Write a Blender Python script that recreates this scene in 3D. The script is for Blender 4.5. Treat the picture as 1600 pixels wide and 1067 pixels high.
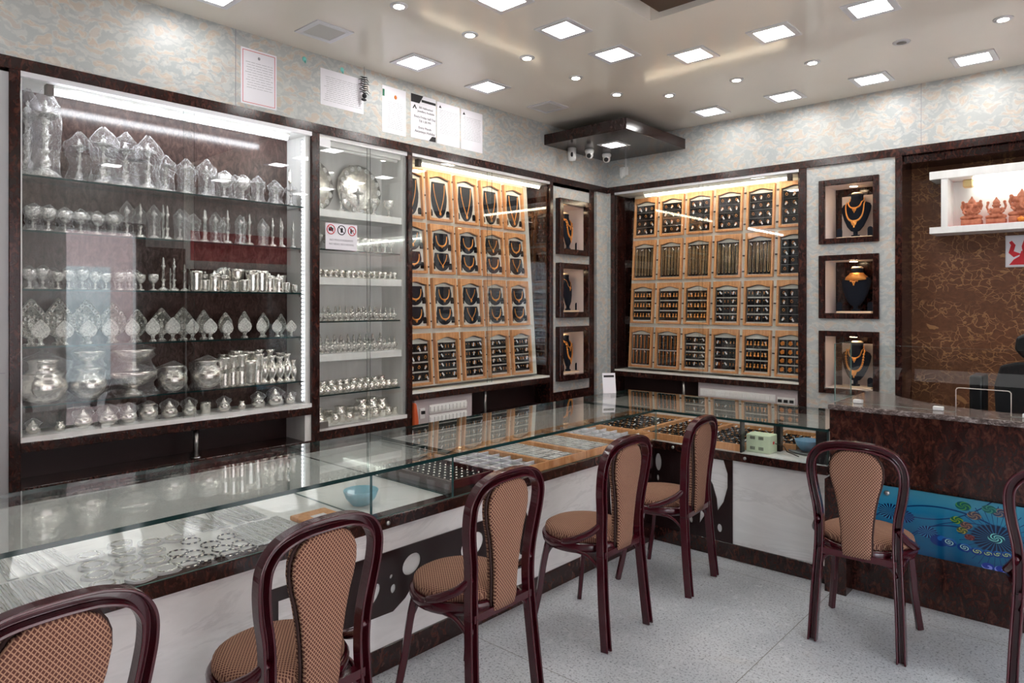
import bpy, math, random
from math import sin, cos, pi, sqrt, radians
from mathutils import Matrix, Vector, Euler
random.seed(4)
SC = bpy.context.scene
COL = SC.collection
for o in list(bpy.data.objects): bpy.data.objects.remove(o)

# ---------------------------------------------------------------- camera, world, exposure
cam = bpy.data.cameras.new('camera'); camo = bpy.data.objects.new('camera', cam); COL.objects.link(camo)
camo.location = (0, 0, 1.5); camo.rotation_euler = (pi/2, 0, radians(42.127))
cam.sensor_width = 36; cam.lens = 1073.7/1600*36; cam.shift_y = -(533.5-475.3)/1600
cam.clip_start = 0.05
SC.camera = camo
SC.view_settings.view_transform = 'Standard'; SC.view_settings.look = 'None'
SC.view_settings.gamma = 1; SC.view_settings.use_curve_mapping = False
SC.view_settings.exposure = 1.2
try: SC.cycles.transparent_max_bounces = 48; SC.cycles.max_bounces = 10
except Exception: pass
W = bpy.data.worlds.new('daylight'); SC.world = W; W.use_nodes = True
W.node_tree.nodes['Background'].inputs[0].default_value = (0.78, 0.88, 1.0, 1)
W.node_tree.nodes['Background'].inputs[1].default_value = 3.6
sun = bpy.data.lights.new('sun', 'SUN'); sun.energy = 13.0; sun.angle = .01; sun.color = (1, .96, .9); suno = bpy.data.objects.new('sun', sun); COL.objects.link(suno)
suno.rotation_euler = Vector((-1, .10, -1.38)).to_track_quat('-Z', 'Y').to_euler()
E_PANEL, E_ROUND, E_TUBE, E_TUBEW, E_SPOT, E_LED = 17.0, 26.0, 12.5, 9.0, 14.0, 3.0

# ---------------------------------------------------------------- helpers
ORD = ['first','second','third','fourth','fifth','sixth','seventh','eighth','ninth','tenth','eleventh','twelfth','thirteenth',
 'fourteenth','fifteenth','sixteenth','seventeenth','eighteenth','nineteenth','twentieth','twenty-first','twenty-second','twenty-third',
 'twenty-fourth','twenty-fifth','twenty-sixth','twenty-seventh','twenty-eighth','twenty-ninth','thirtieth','thirty-first','thirty-second','thirty-third','thirty-fourth']
WO = {}                                     # world origin of each empty / parent
def tag(o, label=None, cat=None, group=None, kind=None):
    if label: o['label'] = label
    if cat: o['category'] = cat
    if group: o['group'] = group
    if kind: o['kind'] = kind
    return o
def empty(name, loc, label, cat, group=None):
    o = bpy.data.objects.new(name, None); COL.objects.link(o); o.location = loc; o.empty_display_size = .05
    WO[o.name] = Vector(loc); return tag(o, label, cat, group)
class MB:
    def __init__(s): s.v = []; s.f = []; s.m = []; s.s = []
    def add(s, vs, fs, mi=0, sm=False):
        n = len(s.v); s.v += [tuple(p) for p in vs]
        for f in fs: s.f.append(tuple(i+n for i in f)); s.m.append(mi); s.s.append(sm)
        return s
    def box(s, x0, x1, y0, y1, z0, z1, mi=0, M=None):
        vs = [Vector((x, y, z)) for z in (z0, z1) for y in (y0, y1) for x in (x0, x1)]
        if M is not None: vs = [M @ p for p in vs]
        return s.add(vs, [(0,2,3,1),(4,5,7,6),(0,1,5,4),(2,6,7,3),(0,4,6,2),(1,3,7,5)], mi)
    def lathe(s, prof, c=(0,0,0), n=14, mi=0, sq=(1,1), sm=True, M=None, lobes=0, la=.06):
        vs = []; fs = []
        for r, z in prof:
            for k in range(n):
                a = 2*pi*k/n; q = r*(1+la*cos(lobes*a)) if lobes else r
                p = Vector((c[0]+q*cos(a)*sq[0], c[1]+q*sin(a)*sq[1], c[2]+z)); vs.append(M @ p if M is not None else p)
        for i in range(len(prof)-1):
            for k in range(n):
                fs.append((i*n+k, i*n+(k+1) % n, (i+1)*n+(k+1) % n, (i+1)*n+k))
        fs.append(tuple(range(n-1, -1, -1))); fs.append(tuple((len(prof)-1)*n+k for k in range(n)))
        return s.add(vs, fs, mi, sm)
    def ell(s, c, r, mi=0, n=10, m=7, M=None):
        prof = [(sin(pi*i/m), -cos(pi*i/m)) for i in range(m+1)]
        prof[0] = (.02, -1); prof[-1] = (.02, 1); vs = []; fs = []
        for q, z in prof:
            for k in range(n):
                a = 2*pi*k/n; p = Vector((c[0]+r[0]*q*cos(a), c[1]+r[1]*q*sin(a), c[2]+r[2]*z)); vs.append(M @ p if M is not None else p)
        for i in range(m):
            for k in range(n): fs.append((i*n+k, i*n+(k+1) % n, (i+1)*n+(k+1) % n, (i+1)*n+k))
        fs.append(tuple(range(n-1, -1, -1))); fs.append(tuple(m*n+k for k in range(n)))
        return s.add(vs, fs, mi, True)
    def tube(s, pts, r, n=6, mi=0, closed=False, sm=True):
        P = [Vector(p) for p in pts]; N = len(P); vs = []; fs = []; up = None
        R = r if callable(r) else (lambda t: r)
        for i, p in enumerate(P):
            a = P[(i-1) % N] if (closed or i > 0) else P[i]; b = P[(i+1) % N] if (closed or i < N-1) else P[i]
            t = (b-a).normalized()
            if up is None: up = t.orthogonal().normalized()
            up = (up-t*up.dot(t))
            up = up.normalized() if up.length > 1e-6 else t.orthogonal().normalized()
            w = t.cross(up); rr = R(i/max(1, N-1))
            for k in range(n):
                an = 2*pi*k/n; vs.append(p+up*(rr*cos(an))+w*(rr*sin(an)))
        for i in range(N if closed else N-1):
            j = (i+1) % N
            for k in range(n): fs.append((i*n+k, i*n+(k+1) % n, j*n+(k+1) % n, j*n+k))
        if not closed: fs.append(tuple(range(n-1, -1, -1))); fs.append(tuple((N-1)*n+k for k in range(n)))
        return s.add(vs, fs, mi, sm)
    def prism(s, poly, fn, d0, d1, mi=0):          # poly: 2D outline, fn(u,v,w) -> point
        n = len(poly); vs = [fn(u, v, d0) for u, v in poly]+[fn(u, v, d1) for u, v in poly]
        fs = [tuple(range(n)), tuple(range(2*n-1, n-1, -1))]+[(i, (i+1) % n+0, (i+1) % n+n, i+n) for i in range(n)]
        return s.add(vs, fs, mi)
    def build(s, name, mats, parent=None, bevel=0, seg=1, fix=True, org=None):
        me = bpy.data.meshes.new(name)
        if parent is not None: O = WO.get(parent.name, Vector((0,0,0)))
        elif org is not None: O = Vector(org)
        else:
            xs = [p[0] for p in s.v]; ys = [p[1] for p in s.v]; zs = [p[2] for p in s.v]
            O = Vector(((min(xs)+max(xs))/2, (min(ys)+max(ys))/2, min(zs)))
        me.from_pydata([tuple(Vector(p)-O) for p in s.v], [], s.f)
        if not isinstance(mats, (list, tuple)): mats = [mats]
        for m in mats: me.materials.append(m)
        me.polygons.foreach_set('material_index', s.m); me.polygons.foreach_set('use_smooth', s.s)
        me.update()
        if fix:
            import bmesh
            b = bmesh.new(); b.from_mesh(me); bmesh.ops.recalc_face_normals(b, faces=b.faces); b.to_mesh(me); b.free()
        o = bpy.data.objects.new(name, me); COL.objects.link(o)
        if parent is not None: o.parent = parent
        else: o.location = O
        WO[o.name] = O
        if bevel:
            md = o.modifiers.new('bevel', 'BEVEL'); md.width = bevel; md.segments = seg; md.limit_method = 'ANGLE'
        return o
def bx(name, mat, dims, parent=None, bevel=0, **k):
    b = MB()
    for d in (dims if isinstance(dims[0], (tuple, list)) else [dims]): b.box(*d)
    return b.build(name, mat, parent, bevel, **k)
def struct(o): o['kind'] = 'structure'; return o
def dup(src, loc, rot=(0,0,0), label=None, cat=None, group=None, parent=None, scale=None):
    c = src.copy(); COL.objects.link(c)
    if parent is None:
        c.location = loc; c.rotation_euler = rot
        if scale: c.scale = scale if isinstance(scale, (tuple, list)) else (scale,)*3
        tag(c, label, cat, group); WO[c.name] = Vector(loc)
    else: c.parent = parent
    for ch in [x for x in KIDS.get(src.name, [])]: dup(ch, None, parent=c)
    return c
KIDS = {}
def kids_index():
    KIDS.clear()
    for o in bpy.data.objects:
        if o.parent: KIDS.setdefault(o.parent.name, []).append(o)
def crom(P, k=6, closed=False):
    P = [Vector(p) for p in P]; N = len(P); out = []
    for i in range(N if closed else N-1):
        p0 = P[(i-1) % N] if closed or i > 0 else P[0]; p1 = P[i]; p2 = P[(i+1) % N]; p3 = P[(i+2) % N] if closed or i < N-2 else P[-1]
        for j in range(k):
            t = j/k; out.append(.5*((2*p1)+(p2-p0)*t+(2*p0-5*p1+4*p2-p3)*t*t+(3*p1-p0-3*p2+p3)*t**3))
    if not closed: out.append(P[-1])
    return out
class Proto:                                     # a prototype: placed the first time, copied afterwards
    def __init__(s, root): s.root = root; s.used = False
    def put(s, loc, rot, label, cat, group, scale=None):
        if not s.used:
            s.used = True; r = s.root; r.location = loc; r.rotation_euler = rot
            if scale: r.scale = scale if isinstance(scale, (tuple, list)) else (scale,)*3
            return tag(r, label, cat, group)
        if s.root.name not in KIDS: KIDS[s.root.name] = list(s.root.children)
        for c in KIDS[s.root.name]:
            if c.name not in KIDS: KIDS[c.name] = list(c.children)
        r = dup(s.root, loc, rot, label, cat, group, None, scale)
        r.scale = (1,1,1) if not scale else (scale if isinstance(scale, (tuple, list)) else (scale,)*3)
        return r

# ---------------------------------------------------------------- materials
class NT:
    def __init__(s, name):
        s.m = bpy.data.materials.new(name); s.m.use_nodes = True; s.t = s.m.node_tree; s.t.nodes.clear()
        s.out = s.t.nodes.new('ShaderNodeOutputMaterial')
    def n(s, typ, **k):
        nd = s.t.nodes.new(typ)
        for a, b in k.items(): setattr(nd, a, b)
        return nd
    def l(s, a, b): s.t.links.new(a, b)
    def put(s, nd, i, v):
        if isinstance(v, bpy.types.NodeSocket): s.l(v, nd.inputs[i])
        else: nd.inputs[i].default_value = v
    def math(s, op, a, b=0.0, c=None, clamp=False):
        nd = s.n('ShaderNodeMath', operation=op); nd.use_clamp = clamp; s.put(nd, 0, a); s.put(nd, 1, b)
        if c is not None: s.put(nd, 2, c)
        return nd.outputs[0]
    def coord(s, w='Object', scale=(1,1,1), rot=(0,0,0), loc=(0,0,0)):
        tc = s.n('ShaderNodeTexCoord'); mp = s.n('ShaderNodeMapping'); s.l(tc.outputs[w], mp.inputs[0])
        mp.inputs['Scale'].default_value = scale; mp.inputs['Rotation'].default_value = rot; mp.inputs['Location'].default_value = loc
        return mp.outputs[0]
    def noise(s, v, scale, detail=3, rough=.5, dist=0.0):
        nd = s.n('ShaderNodeTexNoise'); s.l(v, nd.inputs['Vector']); nd.inputs['Scale'].default_value = scale
        nd.inputs['Detail'].default_value = detail; nd.inputs['Roughness'].default_value = rough; nd.inputs['Distortion'].default_value = dist
        return nd.outputs[0]
    def ramp(s, f, stops, interp='LINEAR'):
        nd = s.n('ShaderNodeValToRGB'); s.l(f, nd.inputs[0]); cr = nd.color_ramp; cr.interpolation = interp
        while len(cr.elements) < len(stops): cr.elements.new(.5)
        for e, (p, c) in zip(cr.elements, stops): e.position = p; e.color = (*c, 1) if len(c) == 3 else c
        return nd.outputs[0]
    def mix(s, f, a, b, mode='MIX'):
        nd = s.n('ShaderNodeMix', data_type='RGBA', blend_type=mode); s.put(nd, 0, f)
        for i, v in ((6, a), (7, b)): s.put(nd, i, v if isinstance(v, bpy.types.NodeSocket) else (*v, 1))
        return nd.outputs[2]
    def bump(s, h, st=.3, d=.01):
        nd = s.n('ShaderNodeBump'); nd.inputs['Strength'].default_value = st; nd.inputs['Distance'].default_value = d
        s.l(h, nd.inputs['Height']); return nd.outputs[0]
    def pbr(s, col, rough=.5, metal=0.0, nrm=None, spec=.5, coat=0, emit=None, es=0):
        p = s.n('ShaderNodeBsdfPrincipled')
        s.put(p, 'Base Color', col if isinstance(col, bpy.types.NodeSocket) else (*col, 1)); s.put(p, 'Roughness', rough); s.put(p, 'Metallic', metal)
        p.inputs['Specular IOR Level'].default_value = spec; p.inputs['Coat Weight'].default_value = coat; p.inputs['Coat Roughness'].default_value = .05
        if nrm is not None: s.l(nrm, p.inputs['Normal'])
        if emit: p.inputs['Emission Color'].default_value = (*emit, 1); p.inputs['Emission Strength'].default_value = es
        s.l(p.outputs[0], s.out.inputs[0]); return s.m
def lin(r, g, b):
    f = lambda c: (c/255/12.92) if c/255 <= .04045 else ((c/255+.055)/1.055)**2.4
    return (f(r), f(g), f(b))
def plain(name, rgb, rough=.5, metal=0.0, **k): return NT(name).pbr(lin(*rgb), rough, metal, **k)
def emis(name, rgb, st):
    t = NT(name); e = t.n('ShaderNodeEmission'); e.inputs[0].default_value = (*rgb, 1); e.inputs[1].default_value = st; t.l(e.outputs[0], t.out.inputs[0]); return t.m
def glassy(name, tint, f0=.045, rough=0.0, gcol=(1,1,1), bump=None, wash=0.0, washc=(1,1,1)):
    t = NT(name); g = t.n('ShaderNodeNewGeometry'); d = t.n('ShaderNodeVectorMath', operation='DOT_PRODUCT')
    t.l(g.outputs['Incoming'], d.inputs[0]); t.l(g.outputs['Normal'], d.inputs[1])
    c = t.math('ABSOLUTE', d.outputs['Value']); a = t.math('SUBTRACT', 1.0, c); p = t.math('POWER', a, 5.0); F = t.math('MULTIPLY_ADD', p, 1-f0, f0)
    tr = t.n('ShaderNodeBsdfTransparent'); tr.inputs[0].default_value = (*tint, 1)
    gl = t.n('ShaderNodeBsdfGlossy'); gl.inputs[0].default_value = (*gcol, 1); gl.inputs['Roughness'].default_value = rough
    if bump:
        v = t.coord('Object'); h = t.noise(v, bump[0], 3, .6, 1.0); t.l(t.bump(h, bump[1], bump[2]), gl.inputs['Normal'])
    mx = t.n('ShaderNodeMixShader'); t.l(F, mx.inputs[0]); t.l(tr.outputs[0], mx.inputs[1]); t.l(gl.outputs[0], mx.inputs[2]); o = mx.outputs[0]
    if wash:
        df = t.n('ShaderNodeBsdfDiffuse'); df.inputs[0].default_value = (*washc, 1); m2 = t.n('ShaderNodeMixShader'); m2.inputs[0].default_value = wash
        t.l(o, m2.inputs[1]); t.l(df.outputs[0], m2.inputs[2]); o = m2.outputs[0]
    t.l(o, t.out.inputs[0]); return t.m

def mk_laminate(name='dark_laminate', a=(28,13,12), b=(54,27,23), c=(92,52,42)):
    t = NT(name); v = t.coord('Object', (1,1,.55)); f = t.noise(v, 34, 7, .72, 1.1); g = t.noise(v, 5, 4, .6)
    col = t.ramp(f, [(.38, lin(*a)), (.52, lin(*b)), (.63, lin(*c)), (.75, lin(c[0]+15,c[1]+8,c[2]+5))])
    col = t.mix(t.math('MULTIPLY', g, .75), col, lin(*a)); return t.pbr(col, .16, spec=.5)
LAM = mk_laminate()
LAMR = mk_laminate('reception_laminate', (30,14,12), (60,29,24), (98,58,46))
DARK = plain('dark_recess_laminate', (42,24,24), .35)
def mk_white(name='white_laminate', base=(240,240,238), ax=(1,1,.12)):
    t = NT(name); v = t.coord('Object', ax); f = t.noise(v, 16, 4, .6, .3)
    return t.pbr(t.ramp(f, [(.3, lin(base[0]-14,base[1]-14,base[2]-14)), (.7, lin(*base))]), .3)
WHT = mk_white()
def mk_marble():
    t = NT('white_marble_laminate'); v = t.coord('Object', (.5,.5,2.2), (.25,0,.3)); f = t.noise(v, 3, 6, .62, 1.6)
    return t.pbr(t.ramp(f, [(.3, lin(222,221,219)), (.52, lin(232,231,229)), (.57, lin(219,218,216)), (.62, lin(233,232,231))]), .18)
MARB = mk_marble()
def mk_wallpaper():
    t = NT('leaf_wallpaper'); v0 = t.coord('Object')
    wn = t.n('ShaderNodeTexNoise'); t.l(v0, wn.inputs['Vector']); wn.inputs['Scale'].default_value = 9; wn.inputs['Detail'].default_value = 4
    sub = t.n('ShaderNodeVectorMath', operation='SUBTRACT'); t.l(wn.outputs[1], sub.inputs[0]); sub.inputs[1].default_value = (.5,.5,.5)
    sc = t.n('ShaderNodeVectorMath', operation='SCALE'); t.l(sub.outputs[0], sc.inputs[0]); sc.inputs['Scale'].default_value = .16
    ad = t.n('ShaderNodeVectorMath', operation='ADD'); t.l(v0, ad.inputs[0]); t.l(sc.outputs[0], ad.inputs[1])
    def leaves(rot, scale, seed, th):
        mp = t.n('ShaderNodeMapping'); t.l(ad.outputs[0], mp.inputs[0]); mp.inputs['Rotation'].default_value = rot; mp.inputs['Scale'].default_value = scale; mp.inputs['Location'].default_value = (seed, seed, seed)
        vo = t.n('ShaderNodeTexVoronoi'); t.l(mp.outputs[0], vo.inputs['Vector']); vo.inputs['Scale'].default_value = 11
        return t.ramp(vo.outputs[0], [(th-.1, (1,1,1)), (th, (0,0,0))]), t.ramp(vo.outputs[0], [(th-.08, (0,0,0)), (th-.01, (1,1,1)), (th+.06, (0,0,0))])
    (l1, r1) = leaves((.5,.5,0), (1,1,2.2), 0, .40); (l2, r2) = leaves((-.7,-.6,0), (1.1,1.1,2.4), 3.7, .38); (l3, r3) = leaves((.9,.9,0), (1.6,1.6,3.6), 7.1, .5)
    base = t.ramp(t.noise(v0, 2.2, 3), [(.35, lin(162,167,169)), (.65, lin(178,181,179))])
    c = t.mix(t.math('MULTIPLY', l3, .4), base, lin(206,206,200))
    c = t.mix(t.math('MULTIPLY', l1, .42), c, lin(212,180,148)); c = t.mix(t.math('MULTIPLY', l2, .35), c, lin(202,172,150))
    c = t.mix(t.math('MULTIPLY', t.math('MAXIMUM', r1, r2), .3), c, lin(222,222,212)); fine = t.noise(v0, 60, 4, .7, 1.5); c = t.mix(t.math('MULTIPLY', fine, .2), c, lin(210,212,210))
    return t.pbr(c, .38)
WALLP = mk_wallpaper()
def mk_brown():
    t = NT('brown_relief_wallpaper'); v = t.coord('Object', (1,1,1.25)); 
    wn = t.n('ShaderNodeTexNoise'); t.l(v, wn.inputs['Vector']); wn.inputs['Scale'].default_value = 7; wn.inputs['Detail'].default_value = 3
    sc = t.n('ShaderNodeVectorMath', operation='SCALE'); t.l(wn.outputs[1], sc.inputs[0]); sc.inputs['Scale'].default_value = .22
    ad = t.n('ShaderNodeVectorMath', operation='ADD'); t.l(v, ad.inputs[0]); t.l(sc.outputs[0], ad.inputs[1])
    vo = t.n('ShaderNodeTexVoronoi', feature='DISTANCE_TO_EDGE'); t.l(ad.outputs[0], vo.inputs['Vector']); vo.inputs['Scale'].default_value = 17
    vein = t.ramp(vo.outputs[0], [(.02, (1,1,1)), (.07, (0,0,0))]); msk = t.ramp(t.noise(v, 5, 2), [(.4, (0,0,0)), (.52, (1,1,1))])
    vo2 = t.n('ShaderNodeTexVoronoi'); t.l(ad.outputs[0], vo2.inputs['Vector']); vo2.inputs['Scale'].default_value = 6
    spot = t.ramp(vo2.outputs[0], [(.12, (1,1,1)), (.16, (0,0,0))])
    f = t.math('MAXIMUM', t.math('MULTIPLY', vein, msk), spot)
    base = t.ramp(t.noise(v, 30, 4, .6), [(.3, lin(92,56,37)), (.7, lin(116,74,48))])
    c = t.mix(f, base, lin(156,112,72)); return t.pbr(c, .42, nrm=t.bump(f, .4, .004))
BROWN = mk_brown()
def mk_floor():
    t = NT('speckled_terrazzo_floor'); v = t.coord('Object'); a = t.noise(v, 3, 3); b = t.noise(v, 95, 4, .75); c2 = t.noise(v, 28, 4, .7, .6)
    base = t.ramp(a, [(.3, lin(172,176,180)), (.7, lin(196,199,202))])
    c = t.mix(t.ramp(b, [(.38, (1,1,1)), (.47, (0,0,0))]), base, lin(104,106,112)); c = t.mix(t.ramp(c2, [(.56, (0,0,0)), (.72, (1,1,1))]), c, lin(205,206,208))
    st = t.ramp(t.noise(v, 2.3, 5, .6, .5), [(.60, (0,0,0)), (.75, (1,1,1))]); c = t.mix(t.math('MULTIPLY', st, .35), c, lin(170,158,140))
    sx = t.n('ShaderNodeSeparateXYZ'); t.l(v, sx.inputs[0])
    def line(s, off):
        q = t.math('FRACT', t.math('DIVIDE', t.math('ADD', s, off), 1.5)); return t.math('LESS_THAN', q, .0022)
    ln = t.math('MAXIMUM', line(sx.outputs[0], 1.17+9), line(sx.outputs[1], -2.19+9)); c = t.mix(ln, c, lin(110,104,98))
    return t.pbr(c, .32, nrm=t.bump(b, .06, .002))
FLOOR = mk_floor()
def mk_fabric(name, axes):
    t = NT(name); v = t.coord('Object'); sx = t.n('ShaderNodeSeparateXYZ'); t.l(v, sx.inputs[0]); A, B = sx.outputs[axes[0]], sx.outputs[axes[1]]
    def ln(e, w): return t.math('LESS_THAN', t.math('FRACT', t.math('DIVIDE', t.math('ADD', e, 5.0), .0108)), w)
    p = t.math('ADD', A, t.math('MULTIPLY', B, .8)); q = t.math('SUBTRACT', A, t.math('MULTIPLY', B, .8))
    f = t.math('MAXIMUM', ln(p, .27), ln(q, .27)); vary = t.noise(v, 9, 2)
    c = t.mix(f, lin(84,52,45), lin(176,138,114)); c = t.mix(t.math('MULTIPLY', vary, .3), c, lin(112,78,66))
    return t.pbr(c, .9, nrm=t.bump(f, .5, .002), spec=.2)
FAB = mk_fabric('woven_check_fabric_back', (0, 2)); FABS = mk_fabric('woven_check_fabric_seat', (0, 1))
MAROON = plain('maroon_gloss_plastic', (62,10,22), .2, coat=.3)
PIPE = plain('dark_brown_piping', (52,30,26), .8)
def mk_pine():
    t = NT('pale_pine_wood'); v = t.coord('Object', (1,1,.15)); f = t.noise(v, 60, 4, .6, .4)
    return t.pbr(t.ramp(f, [(.3, lin(196,134,84)), (.7, lin(226,170,118))]), .4)
PINE = mk_pine()
def mk_metal(name, rgb, rough, bs, st=.35, dist=.004, mt=1.0, dk=1.0):
    t = NT(name); v = t.coord('Object'); f = t.noise(v, bs, 3, .6, .6); return t.pbr(t.ramp(f, [(.36, lin(*[q*dk for q in rgb])), (.56, lin(*rgb))]), rough, mt, nrm=t.bump(f, st, dist))
SILV = mk_metal('chased_silver', (246,245,240), .26, 70, 1.0, .012, .85, .72)
SILVF = mk_metal('embossed_silver_relief', (255,254,250), .45, 110, .8, .015, .15, .8)
SILVP = mk_metal('darker_silver_relief', (196,195,188), .36, 110, 1.0, .02, .9, .5)  # darker silver tone, sets the rear plates apart from the front row
SILVS = mk_metal('polished_silver', (250,247,240), .2, 40, .3, .004, .9, .9)
GOLD = mk_metal('beaten_gold', (246,168,88), .42, 300, .5, .003, .6)
GOLDM = plain('matte_gold', (226,140,62), .45, .7)
STEEL = plain('brushed_steel', (190,190,188), .3, 1.0)
ALU = plain('aluminium_channel', (220,220,224), .35, .3)
VELV = plain('black_velvet', (17,17,21), .85, spec=.15)
VELVB = plain('navy_black_velvet', (22,27,38), .8, spec=.2)
PALE = plain('pale_grey_lining', (224,224,216), .6)
TAGM = plain('white_price_tag', (238,238,240), .6)
BLACK = plain('black_plastic', (14,14,16), .4)
CREAM = plain('cream_board', (232,206,176), .5)
PINKW = plain('warm_white_niche_lining', (226,212,206), .5)
GRANITE = NT('grey_granite'); _v = GRANITE.coord('Object', (.5,1,1)); _f = GRANITE.noise(_v, 70, 5, .7, .8)
GRANITE = GRANITE.pbr(GRANITE.ramp(_f, [(.33, lin(52,46,44)), (.5, lin(100,88,84)), (.68, lin(172,162,158))]), .14)
GLASS = glassy('clear_cabinet_glass', (.984,.993,.989)); GLEDGE = plain('green_glass_edge', (22,52,52), .12)
GLEDGL = plain('pale_green_glass_edge', (96,138,134), .12)
GTOP = glassy('counter_top_glass', (.94,.965,.955), .09)
BAG = glassy('clear_plastic_bag', (.97,.97,.98), .09, .12, bump=(38, 1.0, .05), wash=.035, washc=(.95,.95,1))
PACK = glassy('clear_packet_film', (.93,.93,.95), .12, .16, bump=(60, .8, .01), wash=.3, washc=(1,1,1))
PAPER = plain('white_paper', (232,230,236), .7); INK = plain('grey_ink', (150,148,154), .8); INKD = plain('black_ink', (26,24,28), .7)
RED = plain('red_print', (206,36,50), .6)
CEIL = NT('cream_gloss_ceiling'); _v = CEIL.coord('Object'); _f = CEIL.noise(_v, 1.2, 3, .5)
CEIL = CEIL.pbr(CEIL.ramp(_f, [(.3, lin(230,222,210)), (.7, lin(236,229,218))]), .13)
WPL = plain('white_plastic', (236,236,234), .35)
LAMPW = emis('led_panel_glow', (1, .985, .96), E_PANEL); LAMPR = emis('warm_downlight_glow', (1, .93, .8), E_ROUND)
TUBEC = emis('cool_led_tube_glow', (.93, .95, 1), E_TUBE); TUBEW = emis('warm_led_tube_glow', (1, .82, .58), E_TUBEW)
SPOT = emis('warm_niche_spot_glow', (1, .74, .46), E_SPOT); LEDD = emis('led_strip_glow', (.92, .95, 1), E_LED)

# ---------------------------------------------------------------- room shell
XW, YW, ZC = -3.63, 5.33, 3.0
XB, YBK = -3.98, 5.68               # solid walls behind the cabinets
b = MB(); b.box(-4.1, 1.75, -1.75, 5.8, -.06, 0); struct(b.build('floor', FLOOR, org=(0,0,0)))
b = MB()
for d in ((-4.1,-1.9,-1.75,5.8,3.0,3.15), (.6,1.75,-1.75,5.8,3.0,3.15), (-1.9,.6,3.19,5.8,3.0,3.15), (-1.9,.6,-1.75,.5,3.0,3.15)): b.box(*d)
struct(b.build('ceiling', CEIL, org=(0,0,0)))
b = MB(); b.box(-1.9,.6,.5,3.19,3.12,3.16); struct(b.build('ceiling', CEIL, org=(0,0,0)))
bx('ceiling_tray_panel', plain('dark_ceiling_board', (52,34,30), .3), (-1.815,.55,.6,3.135,3.004,3.12), bevel=.003)
tag(bpy.data.objects['ceiling_tray_panel'], 'dark brown board set in the recess at the top of the ceiling', 'ceiling panel')
b = MB(); b.box(-4.1, XB, -1.75, 5.8, 0, 3.0, 1); b.box(XB, XW, .2, YW, 2.58, 3.0)
b.box(XW-.001, XW+.0015, 1.766, 1.769, 2.58, 3.0, 2); b.box(XB, XW, 5.165, YW, .0, 2.53)
b.box(XB, XW, 4.52, 5.05, 2.50, 2.53); b.box(XB, XW, -1.75, .2, 2.58, 3.0)
struct(b.build('wall_left', [WALLP, DARK, INK], org=(XB,0,0)))
b = MB(); b.box(-4.1, 1.75, YBK, 5.8, 0, 3.0, 1); b.box(XW, 1.65, YW, YBK, 2.58, 3.0)
b.box(-1.072,-1.069, YW-.0015, YW+.001, 2.58, 3.0, 2); b.box(XW, -3.583, YW, YBK, 0, 2.53)
struct(b.build('wall_back', [WALLP, DARK, INK], org=(0,YW,0)))
b = MB(); b.box(-1.184, 1.65, 5.6, 5.68, 0, 2.53); struct(b.build('wall_back', BROWN, org=(0,5.6,0)))
b = MB()
for d in ((1.65,1.75,-1.75,-.6,0,3.0),(1.65,1.75,3.1,5.8,0,3.0),(1.65,1.75,-.6,3.1,2.35,3.0),(1.6,1.75,1.88,2.36,0,2.35)): b.box(*d)
for d in ((1.62,1.65,-.72,-.6,0,2.47),(1.62,1.65,3.1,3.2,0,2.47),(1.62,1.65,-.6,3.1,2.37,2.47),(1.68,1.74,.6,.66,0,2.35),(1.63,1.65,3.2,3.68,.0,2.2),(1.63,1.65,3.7,5.6,0,1.95)): b.box(*d, 1)
struct(b.build('wall_right', [WHT, LAM], org=(1.65,0,0)))
e = empty('wall_banner', (1.64, 4.45, 2.02), 'red banner with white lower band high on the right wall', 'banner'); bx('red_field', plain('banner_red', (206,60,72), .6), (1.635, 1.648, 3.75, 5.15, 2.06, 2.44), e); bx('white_band', plain('banner_white', (226,232,230), .6), (1.635, 1.648, 3.7, 5.2, 1.99, 2.06), e)
b = MB(); b.tube([(1.633, 4.45+.05*cos(a*.314), 2.36+.05*sin(a*.314)) for a in range(20)], .008, 6, closed=True); b.build('ring_mark', WHT, e)
b = MB(); b.box(-4.1,1.75,-1.8,-1.75,0,3)
b.box(-4.0,1.6,-1.75,-1.735,.55,.70,1)
struct(b.build('wall_front', [LAM, WHT], org=(0,-1.75,0)))
tag(bx('entrance_mat', plain('red_carpet', (176,50,66), .9), (.95, 1.5, .2, 1.3, .0005, .012)), 'red mat on the floor inside the entrance', 'mat')
b = MB(); b.box(1.76, 12, -12, 14, -.2, -.12); tag(b.build('street', plain('grey_asphalt', (112,110,108), .9), org=(6,0,-.2)), 'grey street surface outside the shop entrance', 'street', kind='structure')
b = MB(); b.box(9.2, 9.6, -8, 12, -.12, 5.5)
for k in range(7): b.box(9.15, 9.2, -7.4+k*2.7, -5.6+k*2.7, -.12, 2.3, 1+k % 2)
tag(b.build('shop_row', [plain('pink_wall_paint', (206,178,172), .8), plain('white_shutter', (216,220,216), .6), plain('dark_doorway', (60,56,58), .6)]), 'pink and white shop row across the street', 'building')
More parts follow.
